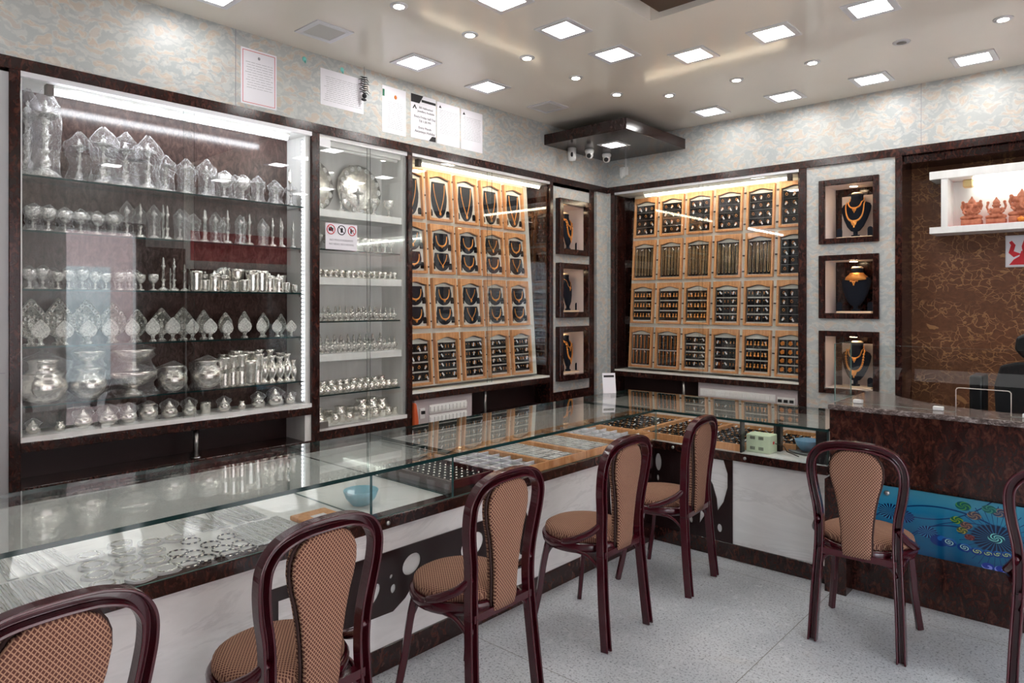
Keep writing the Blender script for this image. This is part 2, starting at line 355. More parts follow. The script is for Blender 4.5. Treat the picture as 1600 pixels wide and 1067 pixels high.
# dark bands and pilasters (trim)
T = [('trim_1', [(XB, XW+.012, -1.75, YW, 2.525, 2.58)]),
 ('trim_2', [(XW-.0, 1.65, YW-.012, YBK, 2.525, 2.58)]),
 ('trim_3', [(XB, XW+.012, .747, .79, .0, 2.525)]), ('trim_4', [(XB, XW+.012, 2.231, 2.283, .0, 2.525)]),
 ('trim_5', [(XB, XW+.012, 2.96, 2.998, 0, 2.525)]), ('trim_6', [(XB, XW+.012, 4.477, 4.52, 0, 2.525)]),
 ('trim_7', [(XB, XW+.012, 5.047, 5.11, 0, 2.525), (XB, XW-.05, 5.11, 5.165, 0, 2.525)]),
 ('trim_8', [(-3.583, -3.541, YW-.012, YBK, 0, 2.525)]), ('trim_9', [(-1.882, -1.826, YW-.012, YBK, 0, 2.525)]),
 ('trim_10', [(-1.227, -1.184, YW-.012, YBK, 0, 2.525)]), ('trim_11', [(-1.184, 1.65, YW+.02, 5.6, 2.47, 2.525)]),
 ('trim_12', [(XB, XW+.012, 4.52, 5.047, .0, .755)]), ('trim_13', [(-1.826, -1.227, YW-.012, YBK, 0, .6)])]
for nm, ds in T: struct(bx(nm, LAM, ds, bevel=.002))
b = MB(); b.box(XB, XW+.004, -1.75, .747, 0, 2.51); b.box(XW+.004, XW+.007, .3, .735, 1.2, 1.203, 1)
o = b.build('wall_panel', [plain('grey_satin_panel', (168,168,170), .35), INK]); tag(o, 'plain grey panel left of the big silver cabinet', 'panel')

# ---------------------------------------------------------------- generic pane (thin glass box with green edges)
def pane(name, x0, x1, y0, y1, z0, z1, mat=GLASS, edge=GLEDGE, parent=None):
    dx, dy, dz = x1-x0, y1-y0, z1-z0; ax = min(range(3), key=lambda i: (dx, dy, dz)[i]); b = MB(); b.box(x0, x1, y0, y1, z0, z1)
    big = {0: (4, 5), 1: (2, 3), 2: (0, 1)}[ax]
    b.m = [0 if i in big else 1 for i in range(6)]
    return b.build(name, [mat, edge], parent)

# ---------------------------------------------------------------- cabinets on the left wall
XD = -3.85                                        # back of cabinet interior
def shelf_glass(par, y0, y1, z, x0=XD, x1=XW-.03): return pane('glass_shelf', x0, x1, y0, y1, z-.008, z, edge=GLEDGE, parent=par)
def tube(par, a0, a1, z, axis, dep, mat, r=.012):
    b = MB(); c = MB()
    if axis == 'y':
        b.tube([(dep, a0, z), (dep, a1, z)], r, 8); c.box(dep-.02, dep+.02, a0-.01, a1+.01, z+r*.7, z+r+.02)
        c.box(dep-.02, dep+.02, a0-.035, a0-.005, z-.02, z+.03, 1)
    else:
        b.tube([(a0, dep, z), (a1, dep, z)], r, 8); c.box(a0-.01, a1+.01, dep-.02, dep+.02, z+r*.7, z+r+.02)
        c.box(a1+.005, a1+.035, dep-.02, dep+.02, z-.02, z+.03, 1)
    t = c.build('tube_light', [WPL, plain('grey_end_cap', (90,80,76), .5)], par); b.build('tube', mat, t)
# big silver cabinet
BC = empty('display_cabinet', (XD, 1.51, .845), 'large glass cabinet of bagged silver lamps and pots on the left wall', 'cabinet')
bx('back_panel', mk_laminate('cabinet_back_laminate', (52,40,38), (84,66,62), (108,86,80)), (XD-.02, XD, .79, 2.231, .845, 2.525), BC)
bx('side_panel', WHT, (XD, XW-.012, 2.20, 2.231, .89, 2.5), BC); bx('side_panel', WHT, (XD, XW-.012, .79, .80, .89, 2.5), BC)
bx('top_panel', WHT, (XD, XW, .79, 2.231, 2.50, 2.525), BC)
bx('sill', [LAM], (XD, XW+.012, .79, 2.231, .845, .89), BC, bevel=.002)
bx('floor_panel', WHT, (XD, XW+.008, .79, 2.231, .89, .912), BC)
bx('top_channel', ALU, (XW-.02, XW+.010, .79, 2.231, 2.502, 2.525), BC)
for z in (2.08, 1.832, 1.568, 1.310, 1.045): shelf_glass(BC, .80, 2.196, z)
pane('sliding_glass_door', XW-.004, XW, .792, 1.545, .912, 2.503, parent=BC); pane('sliding_glass_door', XW-.014, XW-.010, 1.495, 2.225, .912, 2.503, parent=BC)
tube(BC, .93, 2.10, 2.475, 'y', XW-.045, TUBEC, .015)
b = MB(); b.box(XW-.035, XW-.03, 2.186, 2.196, .92, 2.48, 0)
for k in range(66): b.box(XW-.031, XW-.026, 2.186, 2.195, .93+k*.0235, .94+k*.0235, 1)
b.build('led_strip', [ALU, LEDD], BC)
for z in (2.08, 1.832, 1.568, 1.310, 1.045):
    bx('shelf_bracket', STEEL, (XW-.06, XW-.045, 2.185, 2.2, z-.025, z-.008), BC)
struct(bx('trim_14', [DARK], [(XB, XB+.14, .79, 2.231, .0, .845)]))
b = MB(); b.box(XB+.14, XW+.01, .79, 2.231, 0, .69); b.box(XW-.0, XW+.012, .8, 1.5, .05, .66, 1); b.box(XW, XW+.012, 1.51, 2.22, .05, .66, 1)
o = b.build('base_cabinet', [LAM, LAM], bevel=.002); tag(o, 'low dark base cabinet under the large silver cabinet', 'cabinet')
bx('side_panel', WHT, (XB+.14, XW, 2.19, 2.231, .69, .845), BC)
b = MB(); b.lathe([(.014, 0), (.014, .153)], (XW-.03, 1.567, .691), 12); b.lathe([(.024, 0), (.024, .006)], (XW-.03, 1.567, .691), 12)
tag(b.build('support_post', STEEL), 'steel rod propping up the large silver cabinet', 'post')
# white cabinet
WC = empty('display_cabinet', (XD, 2.62, .745), 'narrow white glass cabinet with big silver plates and small pieces', 'cabinet')
XD2 = -3.87
bx('back_panel', WHT, (XD2-.02, XD2, 2.283, 2.96, .745, 2.51), WC)
bx('side_panel', WHT, (XD2, XW-.012, 2.93, 2.96, .745, 2.51), WC); bx('side_panel', WHT, (XD2, XW-.012, 2.283, 2.296, .745, 2.51), WC)
bx('top_panel', WHT, (XD2, XW, 2.283, 2.96, 2.50, 2.525), WC)
bx('floor_panel', WHT, (XD2, XW, 2.283, 2.96, .735, .758), WC)
for z in (2.08, 1.665, 1.195): bx('thick_shelf', WHT, (XD2, XW-.02, 2.297, 2.929, z-.045, z), WC, bevel=.001)
for z in (1.838, 1.395, .945): shelf_glass(WC, 2.297, 2.925, z, XD2)
pane('glass_door', XW-.004, XW, 2.286, 2.66, .75, 2.50, parent=WC); pane('glass_door', XW-.012, XW-.008, 2.64, 2.955, .75, 2.50, parent=WC)
b = MB(); b.box(XW-.02, XW+.006, 2.286, 2.36, 2.45, 2.50); b.build('door_patch', ALU, WC)
b = MB(); b.box(XW-.02, XW+.006, 2.288, 2.345, .75, .79); b.build('door_patch', STEEL, WC)
b = MB(); b.tube([(XW-.04, 2.33, 2.46), (XW-.04, 2.9, 2.46)], .014, 8); b.box(XW-.055, XW-.02, 2.31, 2.92, 2.468, 2.5); b.build('tube_light', WPL, WC)
struct(bx('trim_15', LAM, (XB, XW+.012, 2.283, 2.96, 0, .735), bevel=.002))
# gold cabinet on left wall and on the back wall
def boardM(side):                                  # plane of the tilted tray board: local (u, v) -> world
    if side == 'L': return Matrix.Translation((-3.70, 3.0, .92)) @ Euler((0,0,pi/2)).to_matrix().to_4x4() @ Matrix.Rotation(radians(-4.2), 4, 'X')
    return Matrix.Translation((-3.541, 5.395, .92)) @ Matrix.Rotation(radians(-4.2), 4, 'X')
def gold_cab(side):
    L = side == 'L'; a0, a1 = (2.998, 4.477) if L else (-3.541, -1.882)
    def R(d0, d1, u0, u1, z0, z1):                 # depth from the face inward
        return (XW-d1, XW-d0, u0, u1, z0, z1) if L else (u0, u1, YW+d0, YW+d1, z0, z1)
    base = (XD, (a0+a1)/2, .845) if L else ((a0+a1)/2, 5.6, .845)
    c = empty('display_cabinet', base, 'glass wall cabinet of framed gold necklace trays on the left wall' if L else 'glass wall cabinet of framed gold ring and chain trays on the back wall', 'cabinet')
    bx('back_panel', LAM, R(.26, .28, a0, a1, .845, 2.525), c)
    bx('side_panel', LAM, R(.012, .26, a1-.012, a1, .89, 2.5), c); bx('side_panel', LAM, R(.012, .26, a0, a0+.012, .89, 2.5), c)
    bx('top_panel', PALE, R(0, .26, a0, a1, 2.505, 2.525), c)
    bx('sill', LAM, R(-.012, .26, a0, a1, .845, .89), c, bevel=.002); bx('floor_panel', PALE, R(-.006, .26, a0, a1, .89, .905), c)
    bx('top_channel', ALU, R(-.008, .02, a0, a1, 2.505, 2.525), c)
    M = boardM(side); b = MB(); u0, u1 = (.0, 1.40) if L else (.10, 1.66)
    b.box(u0, u1, .0, .012, 0, 1.585, M=M); b.build('tray_board', PALE, c)
    m = a0+(.757 if L else .84)
    if L: pane('sliding_glass_door', XW-.004, XW, a0+.002, m+.03, .905, 2.505, parent=c); pane('sliding_glass_door', XW-.014, XW-.010, m-.01, a1-.002, .905, 2.505, parent=c)
    else: pane('sliding_glass_door', a0+.002, m+.03, YW, YW+.004, .905, 2.505, parent=c); pane('sliding_glass_door', m-.01, a1-.002, YW+.010, YW+.014, .905, 2.505, parent=c)
    if L: tube(c, 3.12, 4.40, 2.475, 'y', XW-.05, TUBEW)
    else: tube(c, -3.25, -1.99, 2.475, 'x', YW+.05, TUBEW)
    return c
GL = gold_cab('L'); GB = gold_cab('B')
# recess under the gold cabinets
for nm, ds in (('trim_16', [(XB, XW-.16, 2.998, 4.477, .0, .845), (XW-.16, XW+.01, 2.998, 4.477, 0, .66)]), ('trim_17', [(-3.541, -1.882, YW+.16, YBK, 0, .845), (-3.541, -1.882, YW-.01, YW+.16, 0, .66)])): struct(bx(nm, DARK, ds))
b = MB(); b.lathe([(.014, 0), (.014, .183)], (XW-.03, 3.74, .661), 12); tag(b.build('support_post', STEEL), 'steel rod under the gold necklace cabinet on the left wall', 'post')
b = MB(); b.lathe([(.014, 0), (.014, .183)], (-2.86, YW+.03, .661), 12); tag(b.build('support_post', STEEL), 'steel rod under the gold cabinet on the back wall', 'post')
# switch boards
def switchboard(side, a0, a1, n, nrow, label, plugs):
    L = side == 'L'
    def R(d0, d1, u0, u1, z0, z1): return (XW-d1, XW-d0, u0, u1, z0, z1) if L else (u0, u1, YW+d0, YW+d1, z0, z1)
    c = empty('switch_board', ((XW-.03, (a0+a1)/2, .665) if L else ((a0+a1)/2, YW+.03, .665)), label, 'switch board')
    bx('mounting_board', plain('pinkish_laminate', (196,186,188), .4), R(.02, .04, a0, a1, .662, .842), c)
    s0 = a0+.13 if L else a0+.02; s1 = a1-.06 if L else a1-.17; w = (s1-s0)/n
    for r in range(nrow):
        z = .765-r*.072
        bx('face_plate', WPL, R(.012, .02, s0, s1, z-.03, z+.03), c, bevel=.001)
        for k in range(n): bx('switch', WPL, R(.004, .012, s0+k*w+.004, s0+(k+1)*w-.004, z-.018, z+.018), c, bevel=.001)
    for p in plugs:
        q = bx('breaker_plate', WPL, R(.01, .02, p-.022, p+.022, .71, .78), c, bevel=.001); bx('breaker_lever', BLACK, R(-.002, .01, p-.014, p+.014, .742, .764), q)
switchboard('L', 3.04, 3.59, 10, 2, 'board of white switches under the gold necklace cabinet on the left', [3.105])
switchboard('B', -2.72, -1.90, 17, 2, 'board of white switches under the back wall gold cabinet', [-2.03, -1.985, -1.94])
b = MB(); b.prism([(0,0),(.035,0),(.04,.03),(.03,.1),(.022,.15),(.008,.165),(0,.16)], lambda u, v, w: (XW+w, 2.999+u, .668+v), -.02, .03)
tag(b.build('hanging_pouch', plain('orange_plastic', (206,92,48), .5), bevel=.004), 'small orange plastic pouch beside the switches on the left', 'pouch')

# ---------------------------------------------------------------- niche columns
def niche_col(side):
    L = side == 'L'; a0, a1 = (4.52, 5.047) if L else (-1.826, -1.227)
    f0, f1 = (4.563, 5.023) if L else (-1.735, -1.327)
    def R(d0, d1, u0, u1, z0, z1): return (XW-d1, XW-d0, u0, u1, z0, z1) if L else (u0, u1, YW+d0, YW+d1, z0, z1)
    rows = [(1.925, 2.40), (1.385, 1.852), (.845, 1.31)] if L else [(1.943, 2.414), (1.395, 1.86), (.845, 1.305)]
    b = MB(); zs = .755 if L else .6; e = .015
    b.box(*R(0, .3, a0, f0+e, zs, 2.53)); b.box(*R(0, .3, f1-e, a1, zs, 2.53))
    z = zs
    for z0, z1 in reversed(rows): b.box(*R(0, .3, f0+e, f1-e, z, z0+e)); z = z1-e
    b.box(*R(0, .3, f0+e, f1-e, z, 2.53))
    struct(b.build('wall_left' if L else 'wall_back', WALLP, org=((XW, 0, 0) if L else (0, YW, 0))))
    for i, (z0, z1) in enumerate(rows):
        n = ['top', 'middle', 'bottom'][i]; base = (XW, (f0+f1)/2, z0) if L else ((f0+f1)/2, YW, z0)
        c = empty('display_niche', base, f'{n} lit wooden box niche in the {"left" if L else "back"} wall', 'niche', None)
        w = .048 if L else .04; p = .05 if L else .02
        b = MB()
        for d in (R(-p, .012, f0, f0+w, z0, z1), R(-p, .012, f1-w, f1, z0, z1), R(-p, .012, f0+w, f1-w, z0, z0+w), R(-p, .012, f0+w, f1-w, z1-w, z1)): b.box(*d)
        b.build('frame', LAM, c, bevel=.003)
        g0, g1, h0, h1 = f0+.016, f1-.016, z0+.016, z1-.016; b = MB()
        b.box(*R(.012, .27, g0, f0+w, h0, h1)); b.box(*R(.012, .27, f1-w, g1, h0, h1)); b.box(*R(.012, .27, f0+w, f1-w, h0, z0+w)); b.box(*R(.012, .27, f0+w, f1-w, z1-w, h1))
        b.build('lining', PINKW, c)
        bx('back_panel', PINKW if L else LAM, R(.25, .268, f0+w, f1-w, z0+w, z1-w), c)
        if not L and i != 1:
            bx('inner_panel', PINKW, R(.235, .25, f0+w+.05, f1-w-.01, z0+w, z1-w-.06), c)
        b = MB(); cx = (f0+f1)/2; P = (XW-.13, cx, z1-w-.004) if L else (cx, YW+.12, z1-w-.004); b.lathe([(.034, -.001), (.034, .003)], P, 16)
        q = b.build('spot_ring', ALU, c); b = MB(); b.lathe([(.026, -.003), (.026, -.0012)], P, 16); b.build('spot_lens', SPOT, q)
    return rows
RL = niche_col('L'); RB = niche_col('B')
# ---- jewellery bust (faces -y), origin at its foot centre
def make_bust(name='necklace_bust'):
    r = empty(name, (0,0,0), 'bust', 'display bust'); b = MB()
    sec = [(0, .028, .022, .0), (.012, .028, .022, 0), (.014, .014, .014, 0), (.035, .014, .014, 0), (.04, .03, .016, 0), (.07, .055, .02, .0), (.12, .078, .024, .004), (.17, .094, .028, .010),
           (.205, .098, .03, .016), (.225, .088, .032, .02), (.238, .06, .034, .024), (.248, .042, .034, .026), (.27, .038, .033, .028), (.29, .04, .035, .028), (.292, .036, .032, .028)]
    n = 20; vs = []; fs = []
    for z, hw, hd, oy in sec:
        for k in range(n):
            a = 2*pi*k/n; vs.append((hw*cos(a), oy+hd*sin(a), z))
    for i in range(len(sec)-1):
        for k in range(n): fs.append((i*n+k, i*n+(k+1) % n, (i+1)*n+(k+1) % n, (i+1)*n+k))
    fs += [tuple(range(n)), tuple((len(sec)-1)*n+k for k in range(n))]; b.add(vs, fs, 0, True); b.build('torso', VELVB, r)
    b = MB(); b.lathe([(.037, .2915), (.039, .298), (.03, .305)], (0, .028, 0), 18, sq=(1, .85)); b.build('neck_cap', CREAM, r)
    return Proto(r)
BUST = make_bust()
def front(z):                                       # how far forward (-y) the bust surface is at the centre
    T = [(.04,.016),(.07,.02),(.12,.02),(.17,.018),(.205,.014),(.225,.012),(.238,.010),(.27,.005),(.3,.005)]
    for (a, u), (c, v) in zip(T, T[1:]):
        if z <= c: return u+(v-u)*(z-a)/(c-a)
    return .005
def hwid(z):
    T = [(.04,.03),(.07,.055),(.12,.078),(.17,.094),(.205,.098),(.225,.088),(.238,.06),(.248,.042),(.27,.038),(.3,.038)]
    for (a, u), (c, v) in zip(T, T[1:]):
        if z <= c: return u+(v-u)*(z-a)/(c-a)
    return .038
def make_bust_necklace(zt, zb, w, r, pend, beads):
    e = empty('gold_necklace', (0,0,0), 'n', 'necklace'); b = MB(); pts = []
    N = 26
    for i in range(N+1):
        t = -1+2*i/N; x = w*sin(t*pi/2)*(1-.12*abs(t)); z = zb+(zt-zb)*abs(t)**2.2
        h = max(hwid(z), .03); k = sqrt(max(0, 1-min(1, (x/h))**2)); oy = .028 if z > .245 else .012
        pts.append((x, -(front(z)+oy)*k+oy-r*.8, z))
    if beads:
        for p in pts: b.ell(p, (r*1.25,)*3, 0, 6, 4)
        b.tube(pts, r*.5, 5)
    else: b.tube(pts, lambda t: r*(.7+.7*(1-abs(2*t-1))), 6)
    b.build('chain', GOLD, e)
    b = MB(); p = pts[N//2]; b.ell((0, p[1]-.004, p[2]-pend*.55), (pend*.62, .005, pend*.7), 0, 10, 6); b.ell((0, p[1]-.006, p[2]-pend*.45), (pend*.3, .006, pend*.33), 0, 8, 5)
    b.ell((0, p[1]-.004, p[2]-pend*1.45), (pend*.22, .004, pend*.26), 0, 8, 5)
    for s in (-1, 1): b.ell((s*pend*.5, p[1]-.004, p[2]-pend*.3), (pend*.25, .004, pend*.3), 0, 8, 5)
    b.build('pendant', GOLD, e); return Proto(e)
NK = {'short': make_bust_necklace(.268, .195, .052, .0045, .020, 0), 'long': make_bust_necklace(.24, .105, .068, .0055, .026, 0),
      'beads': make_bust_necklace(.24, .10, .066, .0065, .026, 1), 'pearl': make_bust_necklace(.268, .19, .05, .004, .018, 1), 'small': make_bust_necklace(.255, .19, .045, .002, .018, 0)}
def make_choker():
    e = empty('gold_necklace', (0,0,0), 'n', 'necklace'); b = MB(); vs = []; fs = []; n = 28
    rows = [(.045, .036, .262), (.052, .040, .25), (.070, .046, .236), (.082, .050, .222)]
    for a, bb, z in rows:
        for k in range(n+1):
            t = pi*1.0+pi*k/n; vs.append((a*cos(t), .026+bb*sin(t)-.003, z-(.012 if z < .23 else 0)*(-sin(t))))
    for i in range(3):
        for k in range(n): fs.append((i*(n+1)+k, i*(n+1)+k+1, (i+1)*(n+1)+k+1, (i+1)*(n+1)+k))
    b.add(vs, fs, 0, True); o = b.build('collar', GOLD, e); md = o.modifiers.new('s', 'SOLIDIFY'); md.thickness = .004
    b = MB(); b.ell((0, -.032, .196), (.011, .004, .011)); b.ell((0, -.032, .18), (.006, .004, .007))
    for s in (-2, -1, 1, 2): b.ell((s*.011, -.031+abs(s)*.0015, .204), (.006, .004, .005))
    b.build('pendant', GOLD, e); return Proto(e)
NK['choker'] = make_choker()
def make_stub():
    b = MB(); P = [(-.02,0),(.02,0),(.021,.05),(.015,.064),(0,.069),(-.015,.064),(-.021,.05)]
    b.prism(P, lambda u, v, w: (u, w, v), -.006, .006); o = b.build('earring_stand', VELVB, bevel=.002, org=(0,0,0)); return Proto(o)
STUB = make_stub()
cfg = {('L',0): ['pearl','beads'], ('L',1): ['small'], ('L',2): ['short','beads'], ('B',0): ['short','long'], ('B',1): ['choker'], ('B',2): ['pearl','beads']}
for side, rows, f0, f1 in (('L', RL, 4.563, 5.023), ('B', RB, -1.735, -1.327)):
    for i, (z0, z1) in enumerate(rows):
        w = .048 if side == 'L' else .04; zb = z0+w; c = (f0+f1)/2; n = ['top', 'middle', 'bottom'][i]; wl = 'left' if side == 'L' else 'back'
        if side == 'L': c += .085
        rz = pi/2 if side == 'L' else 0
        def at(u, d, z): return (XW-d+.02, c+u, z) if side == 'L' else (c+u, YW+d, z)
        b = MB(); b.box(-.12, .12, -.05, .07, 0, .013); o = b.build('plinth_board', CREAM, bevel=.002, org=(0,0,0)); o.location = at(.0 if side == 'L' else .01, .13, zb+.0005); o.rotation_euler.z = rz
        tag(o, f'cream base board under the bust in the {n} niche of the {wl} wall', 'board')
        S = 1.08
        P = at(.0 if side == 'L' else .01, .13, zb+.014); ang = rz+(radians(16) if side == 'L' else radians(-6))
        k = {0: 'two gold necklaces', 1: 'one gold necklace', 2: 'a long beaded necklace'}[i]
        BUST.put(P, (0,0,ang), f'dark bust wearing {k} in the {n} niche of the {wl} wall', 'display bust', None, S)
        for q, nm in enumerate(cfg[(side, i)]):
            ds = {'short': 'short gold necklace with round pendant', 'long': 'long gold necklace with big pendant', 'beads': 'long gold bead necklace with wide pendant', 'pearl': 'short gold bead necklace', 'small': 'thin gold necklace with small pendant', 'choker': 'wide orange-gold choker'}[nm]
            NK[nm].put(P, (0,0,ang), f'{ds} on the bust in the {n} niche, {wl} wall', 'necklace', None, S)
        for s, wd in ((-1, 'left'), (1, 'right')):
            STUB.put(at(s*.105+(0 if side == 'L' else .01), .11, zb+.0145), (0,0,rz), f'small dark earring stand {wd} of the bust in the {n} niche, {wl} wall', 'earring stand', None, (.9,1,1))

# ---------------------------------------------------------------- framed trays
TW, TH = .232, .362
def tray_frame(kind):
    r = empty('framed_tray', (0,0,0), 't', 'tray'); b = MB(); W2 = TW/2; s = .017
    b.box(-W2, -W2+s, -.032, 0, 0, TH); b.box(W2-s, W2, -.032, 0, 0, TH); b.box(-W2+s, W2-s, -.030, 0, 0, .018)
    up = []; N = 16
    wave = lambda t: .028+.020*(0.5+.5*cos(t*pi*2*1.0))*1.0
    pts = [(-W2+s, TH)]+[(-W2+s+(TW-2*s)*k/N, TH-wave(k/N)-.004) for k in range(N+1)]+[(W2-s, TH)]
    b.prism(pts, lambda u, v, w: (u, w, v), -.031, -.012)
    b.build('frame', PINE, r, bevel=.0015)
    b = MB(); b.box(-W2+s, W2-s, -.006, 0, .018, TH); b.build('backing', PALE, r)
    b = MB(); q = [(-W2+s+(TW-2*s)*k/N, -.0105, TH-wave(k/N)-.0065) for k in range(N+1)]; b.tube(q, .0028, 4); b.tube([(-W2+s+.003, -.0105, TH-.06), (-W2+s+.003, -.0105, .03)], .0025, 4); b.build('shadow_line', VELV, r)  # shadow line inside the frame, put in as black strips
    H0, H1 = .026, TH-.066; U0, U1 = -W2+s+.008, W2-s-.006
    if kind.startswith('grid') or kind == 'dense':
        nc, nr = (3, 4) if kind in ('grid4', 'dense') else (3, 3); b = MB(); g = .0045 if kind != 'dense' else .0012; gz = .011 if kind != 'dense' else .004
        for i in range(nc):
            for j in range(nr):
                cw = (U1-U0)/nc; ch = (H1-H0)/nr
                b.box(U0+i*cw+g/2, U0+(i+1)*cw-g/2, -.014, -.006, H0+j*ch+gz/2, H0+(j+1)*ch-gz/2)
        b.build('velvet_pads', VELV, r)
    elif kind == 'chain':
        b = MB(); n = 6
        for i in range(n):
            cw = (U1-U0)/n; b.box(U0+i*cw+.0018, U0+(i+1)*cw-.0018, -.012, -.006, H0, H1)
        b.build('velvet_pads', VELV, r)
    elif kind == 'chain2':
        b = MB(); n = 5
        for i in range(n):
            cw = (U1-U0)/n
            for a, c in ((H0, (H0+H1)/2-.005), ((H0+H1)/2+.003, H1)): b.box(U0+i*cw+.0025, U0+(i+1)*cw-.0025, -.012, -.006, a, c)
        b.build('velvet_pads', VELV, r)
    elif kind in ('neck1', 'neck2'):
        def bib(z0, z1, w):
            h = z1-z0; P = [(-w*.84, z1)]+[(-w*cos(a)*(1 if a < 1.2 else 1), z0+h*.62*(1-sin(a))) for a in [pi*k/14 for k in range(15)]]+[(w*.84, z1)]
            q = MB(); q.prism(P, lambda u, v, ww: (u, ww, v), -.016, -.006); q.build('velvet_bib', VELVB, r)
            for sx in (-1, 1):
                q = MB(); cx = sx*.083; P2 = [(cx-.013, z0+.012), (cx+.013, z0+.012), (cx+.014, z0+.045), (cx+.008, z0+.058), (cx-.008, z0+.058), (cx-.014, z0+.045)]
                q.prism(P2, lambda u, v, ww: (u, ww, v), -.014, -.006); q.build('velvet_tab', VELV, r)
        if kind == 'neck1': bib(.024, TH-.075, .074)
        else: bib(.165, TH-.062, .074); bib(.024, .155, .074)
    return Proto(r)
TR = {k: tray_frame(k) for k in ('grid4', 'dense', 'grid3', 'chain', 'chain2', 'neck1', 'neck2')}
# jewellery pieces (face -y, origin at centre back)
def piece(fn, mats, name, n=1):
    out = []
    for i in range(n):
        b = MB(); random.seed(50+i*7+len(name)); fn(b, i); out.append(Proto(b.build(name, mats, org=(0,0,0))))
    return out
def _tag(b, x, z, a, mi=1, w=.0088, h=.022):
    M = Matrix.Translation((x, -.004, z)) @ Matrix.Rotation(a, 4, 'Y'); b.box(-w/2, w/2, -.0012, 0, -h, 0, mi, M)
def f_ring(b, i):
    b.tube([(.0075*cos(t*.785), -.004-.002*sin(t*.785), .0075*sin(t*.785)) for t in range(8)], .0016, 4, 0, True); b.ell((0, -.006, .008), (.0038, .003, .003), 0, 6, 4)
    if i % 4 != 3: _tag(b, .004, .001 if i % 2 else .006, [.6, -.5, .15, 0][i % 4])
def f_stud(b, i):
    for s in (-1, 1):
        b.ell((s*.011, -.003, .006), (.0035, .002, .0035), 0, 6, 4)
        if i % 2: b.ell((s*.011, -.003, -.003), (.0028, .002, .005), 0, 6, 4)
    if i % 3 != 1: _tag(b, .001, .012, [.3, 0, -.7][i % 3])
def f_jhumka(b, i):
    for s in (-1, 1):
        b.ell((s*.0125, -.004, .012), (.006, .003, .006), 0, 8, 4); b.lathe([(.002, .006), (.006, 0), (.009, -.010), (.008, -.013)], (s*.0125, -.006, 0), 8, sq=(1, .6))
    if i % 3 == 0: _tag(b, .003, .016, -.5)
def f_pendant(b, i):
    M = Matrix.Rotation(.5*i, 4, 'Y'); b.prism([(-.014,-.006),(.0,-.016),(.014,-.004),(.006,.014),(-.008,.012)], lambda u, v, w: M @ Vector((u, w, v)), -.006, -.002)
    b.ell((0, -.006, 0), (.006, .003, .006), 0, 6, 4); _tag(b, .008, .012, .5)
def f_chain(b, i):
    L = .25; x = .0055+.001*(i % 2); pts = [(-x, -.004, 0)]+[(-x*cos(t), -.004, -L+.02-.012*sin(t)) for t in (0, .8, 1.57, 2.3, 3.14)]+[(x, -.004, 0)]
    pts = [(-x, -.004, -L*.4)] and pts; b.tube(pts, .0013 if i % 3 else .0019, 4)
    if i % 2 == 0: _tag(b, .0, -.005, [.3, -.6, 1.2][i % 3], 1, .0075, .022)
def f_chainh(b, i):
    b.tube([(-.002, -.004, 0), (-.002, -.004, -.115), (.002, -.004, -.118), (.002, -.004, 0)], .0018, 4)
    if i % 2 == 0: _tag(b, .0, -.002, [.3, -.6, .9][i % 3], 1, .0065, .018)
GM = [GOLD, TAGM]; GM2 = [GOLDM, TAGM]
SILVT = plain('pale_gold', (220,188,140), .4, .6)
PC = {'ring': piece(f_ring, GM, 'gold_ring', 4), 'stud': piece(f_stud, GM, 'gold_earrings', 6), 'jhumka': piece(f_jhumka, GM, 'gold_earrings', 3),
      'pendant': piece(f_pendant, GM2, 'gold_pendant', 3), 'chain': piece(f_chain, [SILVT, TAGM], 'gold_chain', 6), 'chainh': piece(f_chainh, [GOLDM, TAGM], 'gold_chain', 6)}
def f_neck(V, w, h, r, pend):
    def fn(b, i):
        pts = [(w*sin(t*pi/2)*(.92 if V else 1), -.0175, h*(abs(t)**(1.05 if V else 2.2))) for t in [-1+k/10 for k in range(21)]]
        b.tube(pts, r if V else (lambda t: r*(.7+.9*(1-abs(2*t-1)))), 5); b.ell((0, -.02, -pend*.4), (pend*.6, .004, pend*.75), 0, 8, 5); b.ell((0, -.022, -pend*.3), (pend*.3, .004, pend*.3), 0, 6, 4)
        _tag(b, w*.9, h, -.35)
    return fn
NT1 = [piece(f_neck(True, .056, .215, .0034, .020), GM, 'gold_necklace')[0], piece(f_neck(True, .058, .21, .003, .018), GM, 'gold_necklace')[0]]
NT2 = [piece(f_neck(False, .05, .075, .004, .017), GM, 'gold_necklace')[0], piece(f_neck(True, .048, .082, .0028, .016), GM, 'gold_necklace')[0], piece(f_neck(False, .052, .075, .0048, .012), GM, 'gold_necklace')[0]]
rowZ = [1.190, .800, .408, .012]            # bottom of the trays along the board
CLIP = MB(); CLIP.box(-.010, .010, -.012, 0, -.005, .005); CLIP = Proto(CLIP.build('board_clip', BLACK, org=(0,0,0)))
clipn = {'L': 0, 'B': 0}
